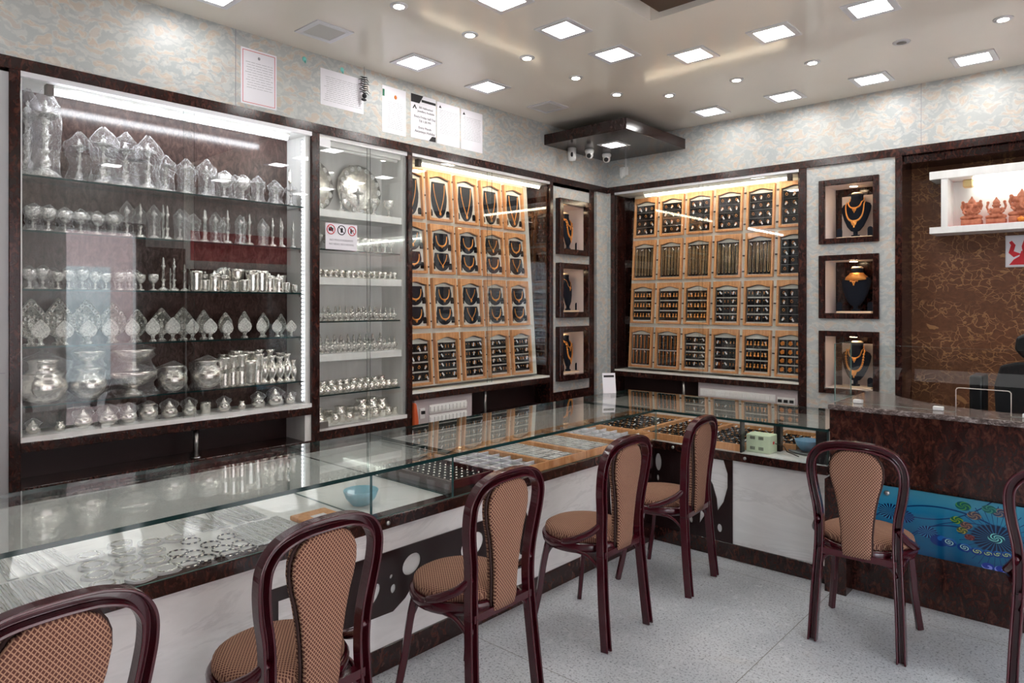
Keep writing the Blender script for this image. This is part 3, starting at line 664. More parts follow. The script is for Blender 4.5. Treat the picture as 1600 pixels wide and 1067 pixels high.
def place_trays(side):
    M = boardM(side); rot = M.to_euler(); L = side == 'L'; wl = 'left wall' if L else 'back wall'
    if L: cols = [.115+.272*k for k in range(5)]; plan = [['neck1']*5, ['neck2']*5, ['neck2']*5, ['grid4']*5]
    else:
        cols = [.235+.267*k for k in range(6)]; plan = [['dense']*6, ['chain']*5+['dense'], ['grid3']*3+['grid4']*2+['dense'], ['chain2']*2+['grid4','grid3','grid3','grid4']]
    par = GL if L else GB; protoclip = CLIP.root
    for r in range(4):
        for c, u in enumerate(cols):
            k = plan[r][c]; P = M @ Vector((u, 0, rowZ[r])); short = f'{ORD[c]} tray, {ORD[r]} row, {wl} cabinet'
            what = {'neck1': 'one long gold necklace', 'neck2': 'two gold necklaces', 'grid4': 'twelve small gold pieces', 'grid3': 'nine gold earring pairs', 'dense': 'twelve gold rings', 'chain': 'long gold chains', 'chain2': 'short gold chains'}[k]
            TR[k].put(P, rot, f'pine framed tray of {what}, {ORD[r]} row {ORD[c]} column, {wl}', 'tray', f'framed jewellery trays in the {wl} cabinet')
            W2 = TW/2; s = .017; H0, H1 = .026, TH-.066; U0, U1 = -W2+s+.008, W2-s-.006
            def put(pr, x, z, label, cat, y=-.0145, sc=None): pr.put(M @ Vector((u+x, y, rowZ[r]+z)), rot, label, cat, f'gold pieces in the {short}', sc)
            if k in ('grid4', 'grid3', 'dense'):
                nc, nr = (3, 3) if k == 'grid3' else (3, 4)
                kd = 'jhumka' if (k == 'grid3' and r == 2) else 'ring' if k == 'dense' else 'pendant' if (not L and r == 3 and c == 5) else 'stud' if c % 2 or L else 'jhumka' if k == 'grid3' else 'stud'
                if L and c == 0: kd = 'ring'
                nm = {'jhumka': 'gold jhumka earrings', 'ring': 'gold ring', 'pendant': 'gold pendant', 'stud': 'gold stud earrings'}[kd]
                for i in range(nc):
                    for j in range(nr):
                        x = U0+(i+.5)*(U1-U0)/nc; z = H0+(j+.5)*(H1-H0)/nr; v = (i*5+j*3+c*2+r) % len(PC[kd])
                        put(PC[kd][v], x, z, f'{nm}, {["left","middle","right"][i]} of {["bottom","third","second","top"][j+4-nr] if nr == 4 else ["bottom","middle","top"][j]} line, {short}', 'ring' if kd == 'ring' else 'pendant' if kd == 'pendant' else 'earrings', sc=1.25 if kd != 'jhumka' else 1.1)
            elif k == 'chain':
                for i in range(6): put(PC['chain'][(i+c) % 6], U0+(i+.5)*(U1-U0)/6, H1-.012, f'{ORD[i]} long gold chain in the {short}', 'chain', -.0125)
            elif k == 'chain2':
                for i in range(5):
                    for j in range(2): put(PC['chainh'][(i+c+j) % 6], U0+(i+.5)*(U1-U0)/5, H1-.008-j*.135, f'{ORD[i]} {"lower" if j else "upper"} gold chain in the {short}', 'chain', -.0125)
            elif k == 'neck1': put(NT1[c % 2], 0, .062, f'long gold V necklace with pendant in the {short}', 'necklace', 0)
            else:
                put(NT2[(c+r) % 3], 0, .205, f'upper gold necklace in the {short}', 'necklace', 0); put(NT2[(c*2+r+1) % 3], 0, .062, f'lower gold necklace in the {short}', 'necklace', 0)
            if c < len(cols)-1 or not L:
                for q in (.05, .18, .31):
                    cc = protoclip.copy() if CLIP.used else protoclip; CLIP.used = True
                    if cc is not protoclip: COL.objects.link(cc)
                    cc.parent = par; cc.location = (M @ Vector((u+(.136 if L else -.134), 0, rowZ[r]+q)))-WO[par.name]; cc.rotation_euler = rot
place_trays('L'); place_trays('B')

# ---------------------------------------------------------------- silverware prototypes
def bagmesh(b, R, H, seed, n=14, tip=True):
    rnd = random.Random(seed); prof = [(1.0, 0), (.95, .08), (.8, .25), (.78, .42), (.85, .58), (1.0, .74), (.95, .86), (.6, .98), (.12 if tip else .7, 1.12)]
    vs = []; fs = []
    for i, (r, z) in enumerate(prof):
        for k in range(n):
            a = 2*pi*k/n; q = R*r*(1+rnd.uniform(-.2, .2)); vs.append((q*cos(a), q*sin(a), H*z*(1+rnd.uniform(-.02, .02))+.001))
    for i in range(len(prof)-1):
        for k in range(n): fs.append((i*n+k, i*n+(k+1) % n, (i+1)*n+(k+1) % n, (i+1)*n+k))
    fs.append(tuple((len(prof)-1)*n+k for k in range(n))); b.add(vs, fs, 0, True)
def silver(name, parts, bag=None, mat=SILV):
    r = empty(name, (0,0,0), 's', 'silverware')
    for nm, prof, kw in parts: b = MB(); b.lathe(prof, n=16, **kw); b.build(nm, mat, r)
    if bag:
        b = MB(); bagmesh(b, *bag); b.build('plastic_bag', BAG, r, fix=False)
    return Proto(r)
def lamp_parts(H, R):
    base = [(R, 0), (R, .012*H/.3), (R*.85, .02*H/.3), (R*.55, .10*H), (R*.3, .14*H), (R*.42, .19*H), (R*.3, .24*H), (R*.2, .3*H)]
    stem = [(R*.2, .3*H), (R*.34, .34*H), (R*.2, .38*H), (R*.24, .5*H), (R*.4, .54*H), (R*.22, .58*H), (R*.2, .68*H), (R*.32, .72*H), (R*.3, .74*H)]
    dish = [(R*.3, .74*H), (R*.55, .755*H), (R*.95, .80*H), (R*1.0, .815*H), (R*.4, .80*H), (R*.2, .84*H), (R*.3, .88*H), (R*.1, .93*H), (R*.16, .96*H), (R*.03, H)]
    return [('base', base, {}), ('stem', stem, {}), ('dish', dish, {'lobes': 5, 'la': .1})]
SL = {}
for nm, H, R, bag in (('tall', .36, .058, (.068, .37, 1)), ('mid', .245, .045, (.068, .25, 2)), ('mid2', .235, .05, (.07, .25, 5)), ('small', .165, .036, (.047, .165, 3)), ('tiny', .125, .028, (.038, .125, 4))):
    SL[nm] = silver('silver_lamp', lamp_parts(H, R), bag)
def goblet(H, R, bag): return silver('silver_goblet', [('foot', [(R*.8, 0), (R*.75, .06*H), (R*.25, .12*H), (R*.15, .25*H), (R*.28, .33*H), (R*.15, .42*H)], {}), ('bowl', [(R*.15, .42*H), (R*.6, .5*H), (R*.95, .7*H), (R, H), (R*.9, H), (R*.8, .72*H), (R*.1, .56*H)], {})], bag)
SL['goblet'] = goblet(.115, .034, (.043, .12, 8)); SL['gobl_s'] = goblet(.08, .024, None); SL['gobl_m'] = goblet(.09, .028, (.036, .095, 11))
SL['stick'] = silver('silver_candlestick', [('base', [(.026, 0), (.024, .008), (.008, .02), (.006, .05), (.012, .058), (.006, .066)], {}), ('stem', [(.006, .066), (.0055, .12), (.012, .13), (.007, .138), (.004, .17), (.001, .178)], {})], None)
SL['stickb'] = silver('silver_candlestick', [('base', [(.026, 0), (.024, .008), (.008, .02), (.006, .05), (.012, .058), (.006, .066)], {}), ('stem', [(.006, .066), (.0055, .11), (.016, .12), (.013, .128), (.004, .14), (.001, .15)], {})], (.034, .15, 9))
SL['cup'] = silver('silver_cup', [('bowl', [(.022, 0), (.026, .006), (.028, .055), (.030, .06), (.027, .06), (.024, .01), (.002, .008)], {})], None, SILVS)
SL['tumbler'] = silver('silver_tumbler', [('bowl', [(.026, 0), (.028, .01), (.034, .09), (.038, .105), (.034, .105), (.028, .02), (.002, .012)], {})], None, SILVS)
SL['tumblertall'] = silver('silver_tumbler', [('bowl', [(.026, 0), (.027, .01), (.03, .09), (.036, .155), (.04, .165), (.035, .165), (.026, .02), (.002, .012)], {})], None, SILVS)
SL['canister'] = silver('silver_canister', [('body', [(.03, 0), (.032, .004), (.03, .02), (.03, .07), (.033, .075), (.033, .085)], {}), ('lid', [(.033, .085), (.028, .095), (.006, .1), (.008, .108), (.002, .112)], {})], None, SILVS)
SL['vase'] = silver('silver_vase', [('body', [(.024, 0), (.022, .01), (.012, .02), (.018, .035), (.03, .065), (.026, .09), (.013, .115), (.015, .135), (.027, .152), (.024, .152), (.004, .12)], {})], None, SILVS)
SL['pot'] = silver('silver_pot', [('body', [(.03, 0), (.05, .012), (.072, .045), (.074, .07), (.06, .1), (.042, .112), (.045, .122), (.056, .13), (.052, .13), (.036, .115), (.004, .11)], {}), ('rim', [(.056, .128), (.062, .132), (.056, .137)], {})], (.082, .14, 21), SILVS)
SL['bigpot'] = silver('silver_pot', [('body', [(.045, 0), (.075, .02), (.088, .06), (.086, .09), (.07, .105), (.078, .12), (.07, .12), (.06, .105), (.004, .1)], {}), ('lid', [(.07, .12), (.05, .14), (.052, .165), (.06, .175), (.02, .185)], {})], (.1, .19, 22), SILVS)
SL['bowl'] = silver('silver_bowl', [('foot', [(.045, 0), (.04, .012), (.022, .02), (.024, .03)], {}), ('body', [(.024, .03), (.07, .05), (.1, .09), (.105, .105), (.098, .105), (.06, .058), (.004, .045)], {'lobes': 12, 'la': .02})], (.108, .125, 23), SILVS)
SL['jar'] = silver('silver_jar', [('body', [(.022, 0), (.034, .012), (.04, .03), (.034, .05), (.024, .056)], {}), ('lid', [(.027, .056), (.022, .066), (.008, .078), (.009, .084), (.002, .09)], {})], (.046, .092, 25), SILVS)
SL['mini'] = silver('silver_pot', [('body', [(.012, 0), (.02, .006), (.023, .02), (.016, .032), (.012, .036), (.018, .044), (.014, .044), (.002, .03)], {})], None, SILVS)
SL['minicup'] = silver('silver_cup', [('bowl', [(.012, 0), (.014, .004), (.006, .01), (.014, .02), (.018, .038), (.016, .038), (.002, .018)], {})], None, SILVS)
def plate_leaf(H, W, pm):                                # upright pointed back-plate with a little stand, faces +x later
    r = empty('silver_prabhavali', (0,0,0), 's', 'plate'); b = MB()
    P = []; N = 28
    for k in range(N+1):
        a = -pi*.5+2*pi*k/N; x = W/2*cos(a); z = H*.42+H*.42*sin(a)
        if sin(a) > 0: x *= (1-.10*sin(a)**4); z += H*.17*max(0, sin(a))**10
        P.append((x*(1+.03*(k % 2)), z))
    b.prism(P[:-1], lambda u, v, w: (u, w, v+.03), -.003, .003); b.build('plate', pm, r, bevel=.0015)
    b = MB(); b.tube([(x*.72, -.004, H*.42+.03+(z-H*.42)*.72) for x, z in P[:-1]], .0022, 5, closed=True); b.tube([(x*.9, -.004, H*.42+.03+(z-H*.42)*.9) for x, z in P[:-1]], .002, 5, closed=True)
    b.ell((0, -.004, H*.42+.02), (W*.12, .006, H*.2)); [b.ell((x*.81, -.004, H*.42+.03+(z-H*.42)*.81), (W*.045, .004, W*.045), 0, 6, 4) for x, z in P[:-1]]; [b.ell((W*.22*cos(q), -.004, H*.45+.02+W*.24*sin(q)), (W*.05, .004, W*.07), 0, 6, 4) for q in (0,.6,1.2,1.9,2.5,3.14)]; b.ell((0, -.006, H*.66), (W*.07, .006, H*.07)); b.build('relief', SILVF if pm is SILVF else SILV, r)
    b = MB(); b.lathe([(W*.24, 0), (W*.22, .006), (W*.1, .014), (W*.14, .028), (W*.26, .038), (W*.05, .040)], n=14); b.build('stand', SILV, r); return Proto(r)
SL['leafL'] = plate_leaf(.178, .13, SILVP); SL['leafM'] = plate_leaf(.14, .10, SILVP); SL['leafS'] = plate_leaf(.086, .072, SILVF)
def fig():
    r = empty('silver_figurine', (0,0,0), 's', 'figurine'); b = MB()
    b.lathe([(.016, 0), (.016, .006), (.012, .009)], n=12); b.ell((0, 0, .018), (.014, .010, .009)); b.ell((0, 0, .030), (.009, .008, .012)); b.ell((0, -.002, .046), (.0065, .006, .007)); b.lathe([(.006, .05), (.004, .058), (.001, .066)], n=8)
    for s in (-1, 1): b.tube([(s*.008, 0, .036), (s*.014, -.003, .028), (s*.009, -.009, .022)], .003, 5)
    b.build('figure', SILV, r); return Proto(r)
SL['fig'] = fig()
def put_row(items, cab, shelf, y0, y1, x, z, cats, jit=.006, rot=0, back='front', off=0):
    n = len(items); wd = {'front': 'front row', 'rear': 'back row', 'only': 'the'}[back]
    for i, it in enumerate(items):
        k, s = it if isinstance(it, tuple) else (it, 1.0)
        y = y0+(y1-y0)*(i/(max(1, n-1))); nm = NAMES[k]
        bagged = ' bagged' if k in ('tall','mid','mid2','small','tiny','goblet','gobl_m','stickb','pot','bigpot','bowl','jar') else ''
        lab = f'{nm}{bagged}, {ORD[i+off]} in {wd}, {shelf} of {cab}'
        if back == 'only': lab = f'{nm}{bagged}, {ORD[i+off]} from left, {shelf} of {cab}'
        SL[k].put((x+random.uniform(-jit, jit), y+random.uniform(-jit, jit), z+.0008), (0, 0, rot+random.uniform(-.25, .25)), lab, cats, f'silver on the {shelf} of the {cab}', (s, s, s*random.uniform(.96, 1.05)))
NAMES = {'tall': 'tall silver lamp', 'mid': 'silver lamp', 'mid2': 'silver lamp', 'small': 'small silver lamp', 'tiny': 'little silver lamp', 'goblet': 'silver goblet', 'gobl_s': 'tiny goblet', 'gobl_m': 'silver goblet', 'stick': 'silver candlestick',
 'stickb': 'silver candlestick', 'cup': 'silver cup', 'tumbler': 'silver tumbler', 'tumblertall': 'tall tumbler', 'canister': 'lidded canister', 'vase': 'silver vase', 'pot': 'silver pot', 'bigpot': 'lidded pot', 'bowl': 'wide silver bowl',
 'jar': 'lidded silver jar', 'mini': 'tiny pot', 'minicup': 'tiny footed cup', 'leafL': 'large leaf plate', 'leafM': 'leaf-shaped plate', 'leafS': 'small leaf plate', 'fig': 'tiny silver figure'}
random.seed(11)
XF, XR = -3.70, -3.78
B_ = 'big cabinet'; W_ = 'white cabinet'
put_row([('tall',1.0)], B_, 'top shelf', .905, .905, -3.715, 2.08, 'lamp', back='front')
put_row(['tall'], B_, 'top shelf', .855, .855, -3.80, 2.08, 'lamp', back='rear')
put_row(['mid',('mid2',1.0),('mid',.95),('small',1.05),('small',1.0),('mid2',.7),('goblet',1.15),('goblet',1.05),('small',.85),('tiny',1.0),('tiny',.95)], B_, 'top shelf', 1.14, 2.14, XF-.01, 2.08, 'lamp', off=1)
put_row([('mid',.9),('mid',.9),('mid2',.8),('small',.9),('small',.9),('small',.9),('tiny',1.1),('tiny',1.1),('tiny',1.0)], B_, 'top shelf', 1.06, 2.10, XR, 2.08, 'lamp', back='rear', off=1)
put_row([('goblet',.95),('goblet',.95),('gobl_m',1.1),('gobl_m',1.1),('gobl_m',1.1),('goblet',.9),'stickb','stick','stickb','stick',('stickb',1),('small',.8),'stick',('stickb',1),('stick',1),('stickb',.95),('stick',.95),('stickb',.9),('stick',.9),('stick',.85),('stick',.85)], B_, 'second shelf', .85, 2.15, XF, 1.832, 'lamp')
put_row([('goblet',.95),('gobl_m',1.1),('gobl_m',1.1),('goblet',.95),('stickb',1),('stick',1.05),('stickb',1.05),('stick',1),('stickb',.9),('stick',.95),('stickb',.9),('stick',1)], B_, 'second shelf', .88, 2.12, XR, 1.832, 'lamp', back='rear')
put_row(['gobl_m','gobl_m','gobl_s','gobl_m','gobl_m','gobl_s','gobl_s','gobl_m','gobl_m','gobl_s','gobl_s','stick','stick',('stick',.8),'tumbler','cup','canister','cup','cup',('cup',1.1),'tumbler',('tumbler',1.1),'canister','canister','cup',('cup',.8)], B_, 'third shelf', .84, 2.16, XF, 1.568, 'cup')
put_row(['gobl_s','gobl_m','gobl_s','gobl_m','gobl_s','gobl_m','gobl_s',('stick',.7),('stick',.7),'canister','canister',('tumbler',1.2),('tumbler',1.2),'canister','tumbler'], B_, 'third shelf', .86, 2.12, XR, 1.568, 'cup', back='rear')
put_row(['leafS','leafS','leafS','leafS','leafS','leafS','leafS','leafS','leafS',('leafS',.9),'leafS','leafS',('leafS',.85),('leafS',.85)], B_, 'fourth shelf', .88, 2.14, XF+.01, 1.310, 'plate', rot=pi/2, jit=.004)
put_row([('leafL',1.05),('leafL',1),('leafL',.98),('leafL',.95),'leafM','leafM',('leafL',.85),('leafM',.9),('leafM',.85),('leafM',.85),('leafM',.8),('leafM',.75)], B_, 'fourth shelf', .865, 2.12, XR, 1.310, 'plate', rot=pi/2, jit=.004, back='rear')
put_row([('bigpot',1.12)], B_, 'fifth shelf', .90, .90, XF-.03, 1.045, 'pot', jit=0); put_row([('pot',1.1)], B_, 'fifth shelf', 1.085, 1.085, XF-.03, 1.045, 'pot', off=1, jit=0)
put_row([('bowl',1.12)], B_, 'fifth shelf', 1.285, 1.285, XF-.04, 1.045, 'bowl', off=2, jit=0); put_row([('pot',1.0),('pot',1.12)], B_, 'fifth shelf', 1.475, 1.655, XF-.03, 1.045, 'pot', off=3, jit=0)
put_row([('bowl',.72)], B_, 'fifth shelf', 1.085, 1.085, XF-.03, 1.198, 'bowl', off=5, jit=0); put_row([('bowl',1.0)], B_, 'fifth shelf', 1.285, 1.285, XF-.04, 1.166, 'bowl', off=6, jit=0)
put_row(['tumblertall','tumblertall',('tumblertall',1.05),('tumbler',1.4),'tumblertall','vase',('vase',1.05),'vase',('vase',1.05),('vase',.85)], B_, 'fifth shelf', 1.745, 2.165, XF-.01, 1.045, 'vase', off=7, jit=.003)
put_row([('tumblertall',1),('tumblertall',1.1),('tumblertall',1.1),('vase',1.2),('vase',1.2),('vase',1.1)], B_, 'fifth shelf', 1.78, 2.12, XR-.01, 1.045, 'pot', back='rear')
put_row([('jar',.7),'mini',('jar',1),('jar',1.05),('jar',.95),('pot',.62),('jar',1),('jar',.9),('cup',1),('jar',.85),'mini',('jar',.9),('jar',1.1),('jar',.8)], B_, 'cabinet floor', .86, 2.13, XF, .912, 'jar')
# extra: upright round plates
def round_plate(R):
    r = empty('silver_plate', (0,0,0), 's', 'plate'); b = MB(); M = Matrix.Rotation(pi/2, 4, 'X')
    b.lathe([(R*.02, .004), (R*.55, .004), (R*.62, -.002), (R*.72, .0), (R*.97, -.012), (R, -.014), (R, -.010), (R*.7, .006), (R*.02, .008)], n=48, lobes=16, la=.015, M=M, c=(0,0,0)); b.v = [(x, y, z+R*1.02) for x, y, z in b.v]
    b.build('dish', SILVS, r); b = MB()
    for k in range(16): a = 2*pi*k/16; b.ell((R*.84*cos(a), -.0-.001, R*1.02+R*.84*sin(a)), (R*.11, .006, R*.11), 0, 8, 5)
    b.ell((0, -.001, R*1.02), (R*.3, .006, R*.34), 0, 14, 6); b.build('relief', SILVF, r); return Proto(r)
RP = round_plate(.172)
for y, x, a, l in ((2.36, -3.80, pi/2+.12, 'large scalloped silver plate at the far left of the top shelf, white cabinet'), (2.71, -3.79, pi/2, 'large scalloped silver plate in the middle of the top shelf, white cabinet')):
    q = RP.put((x, y, 2.081), (-.10, 0, a), l, 'plate', 'large plates in the white cabinet')
RP.put((-3.80, 1.80, 1.569), (-.14, 0, pi/2), 'round silver plate standing behind canisters on third shelf of big cabinet', 'plate', None, .42)
put_row([('stick',1.05),('stickb',.01)][:1], W_, 'top shelf', 2.34, 2.34, -3.71, 2.08, 'lamp')
put_row([('stick',1.0),('small',1.0),('gobl_s',1.4),('gobl_s',1.4)], W_, 'top shelf', 2.48, 2.86, -3.70, 2.08, 'lamp', off=1)
put_row([('gobl_s',1.1)]*11, W_, 'second shelf', 2.33, 2.88, XF, 1.838, 'goblet', back='front')
put_row([('gobl_s',1.2)]*8, W_, 'second shelf', 2.36, 2.86, XR, 1.838, 'goblet', back='rear')
put_row([('minicup',1.25)]*15, W_, 'third shelf', 2.32, 2.90, XF+.01, 1.665, 'cup', back='front', jit=.004)
put_row([('minicup',1.25)]*10, W_, 'third shelf', 2.34, 2.86, XR, 1.665, 'cup', back='rear')
put_row([('fig',1.25)]*16, W_, 'fourth shelf', 2.32, 2.90, XF+.01, 1.395, 'figurine', back='front', rot=pi/2, jit=.004)
put_row([('fig',1.4)]*11, W_, 'fourth shelf', 2.36, 2.80, XR, 1.395, 'figurine', back='rear', rot=pi/2)
put_row([('fig',1.35)]*15, W_, 'fifth shelf', 2.33, 2.90, XF+.01, 1.195, 'figurine', back='front', rot=pi/2, jit=.004)
put_row([('fig',1.7)]*10, W_, 'fifth shelf', 2.38, 2.84, XR, 1.195, 'figurine', back='rear', rot=pi/2)
put_row([('mini',1.2)]*13, W_, 'sixth shelf', 2.33, 2.90, XF+.01, .945, 'pot', back='front', jit=.004)
put_row([('mini',1.6)]*10, W_, 'sixth shelf', 2.35, 2.86, XR, .945, 'pot', back='rear')
put_row([('mini',1.4),('cup',.8)]*6, W_, 'cabinet floor', 2.33, 2.90, XF+.01, .758, 'pot', back='front', jit=.004)
put_row([('mini',2.2),('cup',1.2),('mini',2.0),('cup',1.3),('mini',2.6),('mini',2.8),('mini',2.4)], W_, 'cabinet floor', 2.36, 2.86, XR, .758, 'pot', back='rear')

# ---------------------------------------------------------------- papers and signs
FONT = {}
def text_mesh(txt, size, M, mat, parent, name='lettering', align='CENTER', ext=.0004):
    cu = bpy.data.curves.new('t', 'FONT'); cu.body = txt; cu.size = size; cu.align_x = align; cu.extrude = ext; cu.resolution_u = 2
    to = bpy.data.objects.new('t', cu); COL.objects.link(to); bpy.context.view_layer.update()
    me = bpy.data.meshes.new_from_object(to.evaluated_get(bpy.context.evaluated_depsgraph_get())); bpy.data.objects.remove(to)
    me.transform(Matrix.Translation(-WO.get(parent.name, Vector((0,0,0)))) @ M); me.materials.clear(); me.materials.append(mat)
    o = bpy.data.objects.new(name, me); COL.objects.link(o); o.parent = parent; return o
def LM(y, z, x=XW+.003): return Matrix.Translation((x, y, z)) @ Matrix.Rotation(pi/2, 4, 'Z') @ Matrix.Rotation(pi/2, 4, 'X')   # text plane on left wall, reading +y
def BM_(x, z, y): return Matrix.Translation((x, y, z)) @ Matrix.Rotation(pi/2, 4, 'X')
def sheet(y0, y1, z0, z1, label, tilt=0, x=XW, mat=PAPER):
    e = empty('notice_sheet', (x+.001, (y0+y1)/2, z0), label, 'notice'); b = MB(); b.box(x+.0008, x+.0022, y0, y1, z0, z1); b.build('paper', mat, e); e.rotation_euler.x = tilt; return e
def lines(e, y0, y1, zs, x=XW+.0022, h=.0018, mat=INK, seed=1):
    rnd = random.Random(seed); b = MB()
    for z in zs:
        y = y0+rnd.uniform(0, .1)*(y1-y0)
        while y < y1-.01:
            w = min(rnd.uniform(.012, .04), y1-y); b.box(x, x+.0006, y, y+w, z, z+h); y += w+.005
    b.build('printed_lines', mat, e)
def rng(a, b_, st):
    out = []; z = a
    while z > b_: out.append(z); z -= st
    return out
e = sheet(1.796, 2.008, 2.605, 2.915, 'framed certificate with thin red border, leftmost paper above the cabinets'); b = MB()
for d in ((1.806,1.998,2.615,2.6175),(1.806,1.998,2.902,2.9045),(1.806,1.8085,2.615,2.9045),(1.9955,1.998,2.615,2.9045)): b.box(XW+.0022, XW+.003, *d)
b.build('border', RED, e); lines(e, 1.82, 1.985, rng(2.84, 2.70, .014), seed=3); b = MB(); b.ell((XW+.0025, 1.902, 2.872), (.001, .008, .009)); b.build('crest', INK, e)
e = sheet(2.293, 2.606, 2.705, 2.925, 'landscape certificate hanging behind the dried chilli string', tilt=-.0); lines(e, 2.31, 2.59, rng(2.88, 2.73, .012), seed=5)
e = sheet(2.752, 2.948, 2.625, 2.93, 'laminated licence with a small orange emblem at its top'); lines(e, 2.79, 2.92, rng(2.83, 2.66, .012), seed=6)
b = MB(); b.ell((XW+.003, 2.86, 2.87), (.001, .012, .014)); b.build('emblem', plain('orange_print', (206,120,50), .6), e)
b = MB(); b.box(XW+.0022, XW+.0032, 2.754, 2.77, 2.86, 2.905); b.build('green_corner', plain('green_print', (40,110,80), .6), e)
e = sheet(2.990, 3.214, 2.632, 2.932, 'white notice with bold black text about Friday hours and a holiday')
b = MB(); b.prism([(2.991,2.931),(3.10,2.931),(3.065,2.875),(2.991,2.875)], lambda u, v, w: (w, u, v), XW+.0022, XW+.003); b.box(XW+.0022, XW+.003, 3.085, 3.213, 2.888, 2.905)
b.prism([(3.15,2.633),(3.214,2.633),(3.214,2.668),(3.18,2.668)], lambda u, v, w: (w, u, v), XW+.0022, XW+.003); b.build('black_corner', INKD, e)
b = MB(); b.prism([(3.005,2.833),(3.024,2.863),(3.043,2.833),(3.033,2.833),(3.024,2.848),(3.015,2.833)], lambda u, v, w: (w, u, v), XW+.0022, XW+.003); b.build('triangle_mark', INKD, e)
for t, z, s in (('BIS Hallmarked', 2.842, .020), ('Jewellery Available', 2.816, .020), ('Every Friday half Day', 2.776, .0225), ('Till 1.00 PM', 2.748, .0225), ('Every Month', 2.704, .0225), ('Amavasya Holiday', 2.676, .0245)):
    text_mesh(t, s, LM(3.115 if z < 2.8 else 3.125, z, XW+.0026), INKD, e)
for y0, y1, lab, sd in ((3.226, 3.445, 'plain printed sheet with a small triangle mark, right of the bold notice', 8), (3.458, 3.680, 'rightmost printed sheet of the row above the cabinets', 9)):
    e = sheet(y0, y1, 2.632, 2.925, lab); lines(e, y0+.02, y1-.02, rng(2.87, 2.70, .0115), seed=sd)
    b = MB(); b.prism([(y0+.018,2.885),(y0+.03,2.905),(y0+.042,2.885)], lambda u, v, w: (w, u, v), XW+.0022, XW+.003); b.build('triangle_mark', INKD, e)
# no photography notice on the white cabinet's glass
e = sheet(2.328, 2.556, 1.835, 1.995, 'no photography notice with three round ban signs on the cabinet glass', x=XW)
def circ(y, z, r, mat):
    b = MB(); x = XW+.0026; b.tube([(x, y+r*cos(a*pi/10), z+r*sin(a*pi/10)) for a in range(20)], .0028, 5, closed=True); b.tube([(x, y-r*.7, z+r*.7), (x, y+r*.7, z-r*.7)], .0022, 5); b.build('ban_circle', mat, e)
for y, m in ((2.366, RED), (2.442, INKD), (2.518, RED)):
    circ(y, 1.957, .028, m); b = MB()
    if y < 2.4: b.box(XW+.0022, XW+.0028, y-.016, y+.016, 1.947, 1.967); b.box(XW+.0022, XW+.0028, y-.006, y+.006, 1.967, 1.973)
    elif y < 2.5: b.prism([(y-.006,1.94),(y+.006,1.943),(y+.010,1.965),(y+.002,1.975),(y-.008,1.962)], lambda u, v, w: (w, u, v), XW+.0022, XW+.0028)
    else: b.box(XW+.0022, XW+.0028, y-.012, y-.002, 1.94, 1.972); b.box(XW+.0022, XW+.0028, y-.002, y+.012, 1.957, 1.963)
    b.build('pictogram', INKD, e)
text_mesh('NO PHOTOGRAPHY', .0185, LM(2.442, 1.888, XW+.0026), INK, e); text_mesh('NO VIDEO RECORDING', .0165, LM(2.442, 1.864, XW+.0026), INK, e)
# hooks and chilli string
AQ = plain('aqua_plastic', (130,216,206), .3)
for y, z, l in ((2.184, 2.945, 'aqua adhesive hook on the wallpaper between two certificates'), (2.445, 2.948, 'aqua adhesive hook above the landscape certificate')):
    b = MB(); b.ell((XW+.004, y, z), (.004, .014, .016), 0, 12, 6); b.tube([(XW+.008, y, z-.01), (XW+.014, y, z-.024), (XW+.02, y, z-.018)], .003, 6); tag(b.build('wall_hook', AQ), l, 'hook')
e = empty('chilli_charm', (XW+.03, 2.59, 2.79), 'dried black chilli and lemon charm hanging before the landscape certificate', 'charm'); b = MB()
b.tube([(XW+.03, 2.59, 2.80), (XW+.03, 2.59, 2.998)], .001, 4); b.build('thread', INKD, e)
rnd = random.Random(3)
for k in range(8):
    z = 2.93-k*.014; b = MB()
    for s in (-1, 1): b.tube([(XW+.03, 2.59, z), (XW+.03+rnd.uniform(-.01,.01), 2.59+s*.018, z+.003), (XW+.03+rnd.uniform(-.01,.01), 2.59+s*rnd.uniform(.03,.042), z-.006+rnd.uniform(-.008,.008))], lambda t: .0045*(1-t)+.001, 6)
    b.build('chilli', INKD, e)
b = MB(); b.ell((XW+.03, 2.592, 2.815), (.015, .016, .015)); b.build('lemon', INKD, e)
b = MB(); b.ell((XW+.03, 2.588, 2.79), (.008, .02, .009)); b.build('seed', INKD, e)

# ---------------------------------------------------------------- canopy, cameras, ceiling lights
CAN = mk_laminate('canopy_laminate', (32,18,16), (46,28,25), (62,40,34))
o = bx('corner_canopy', CAN, (XW, -2.83, 4.41, YW, 2.822, 2.908), bevel=.002); tag(o, 'dark wooden canopy box in the ceiling corner above the cameras', 'canopy')
tag(bx('canopy_spacer', CEIL, (XW+.02, -3.25, 4.95, YW-.01, 2.909, 2.999)), 'cream block joining the corner canopy to the ceiling', 'spacer')
def panel_light(x, y, z, label, on=True, s=.115):
    e = empty('ceiling_panel_light', (x, y, z), label, 'ceiling light', 'square ceiling panel lights' if on else None)
    b = MB(); q = s*.72
    for d in ((-s,s,-s,-q),(-s,s,q,s),(-s,-q,-q,q),(q,s,-q,q)): b.box(x+d[0], x+d[1], y+d[2], y+d[3], z-.007, z)
    b.build('bezel', ALU, e, bevel=.001); b = MB(); b.box(x-q, x+q, y-q, y+q, z-.005, z-.001); b.build('diffuser', LAMPW if on else plain('unlit_diffuser', (196,194,190), .5), e); return e
rowA = [('nearest the camera', 1.50), ('above the certificates', 2.76), ('right of the certificates', 3.40)]
for d, y in rowA: panel_light(-3.30, y, ZC, f'lit square panel in the row along the left wall, {d}')
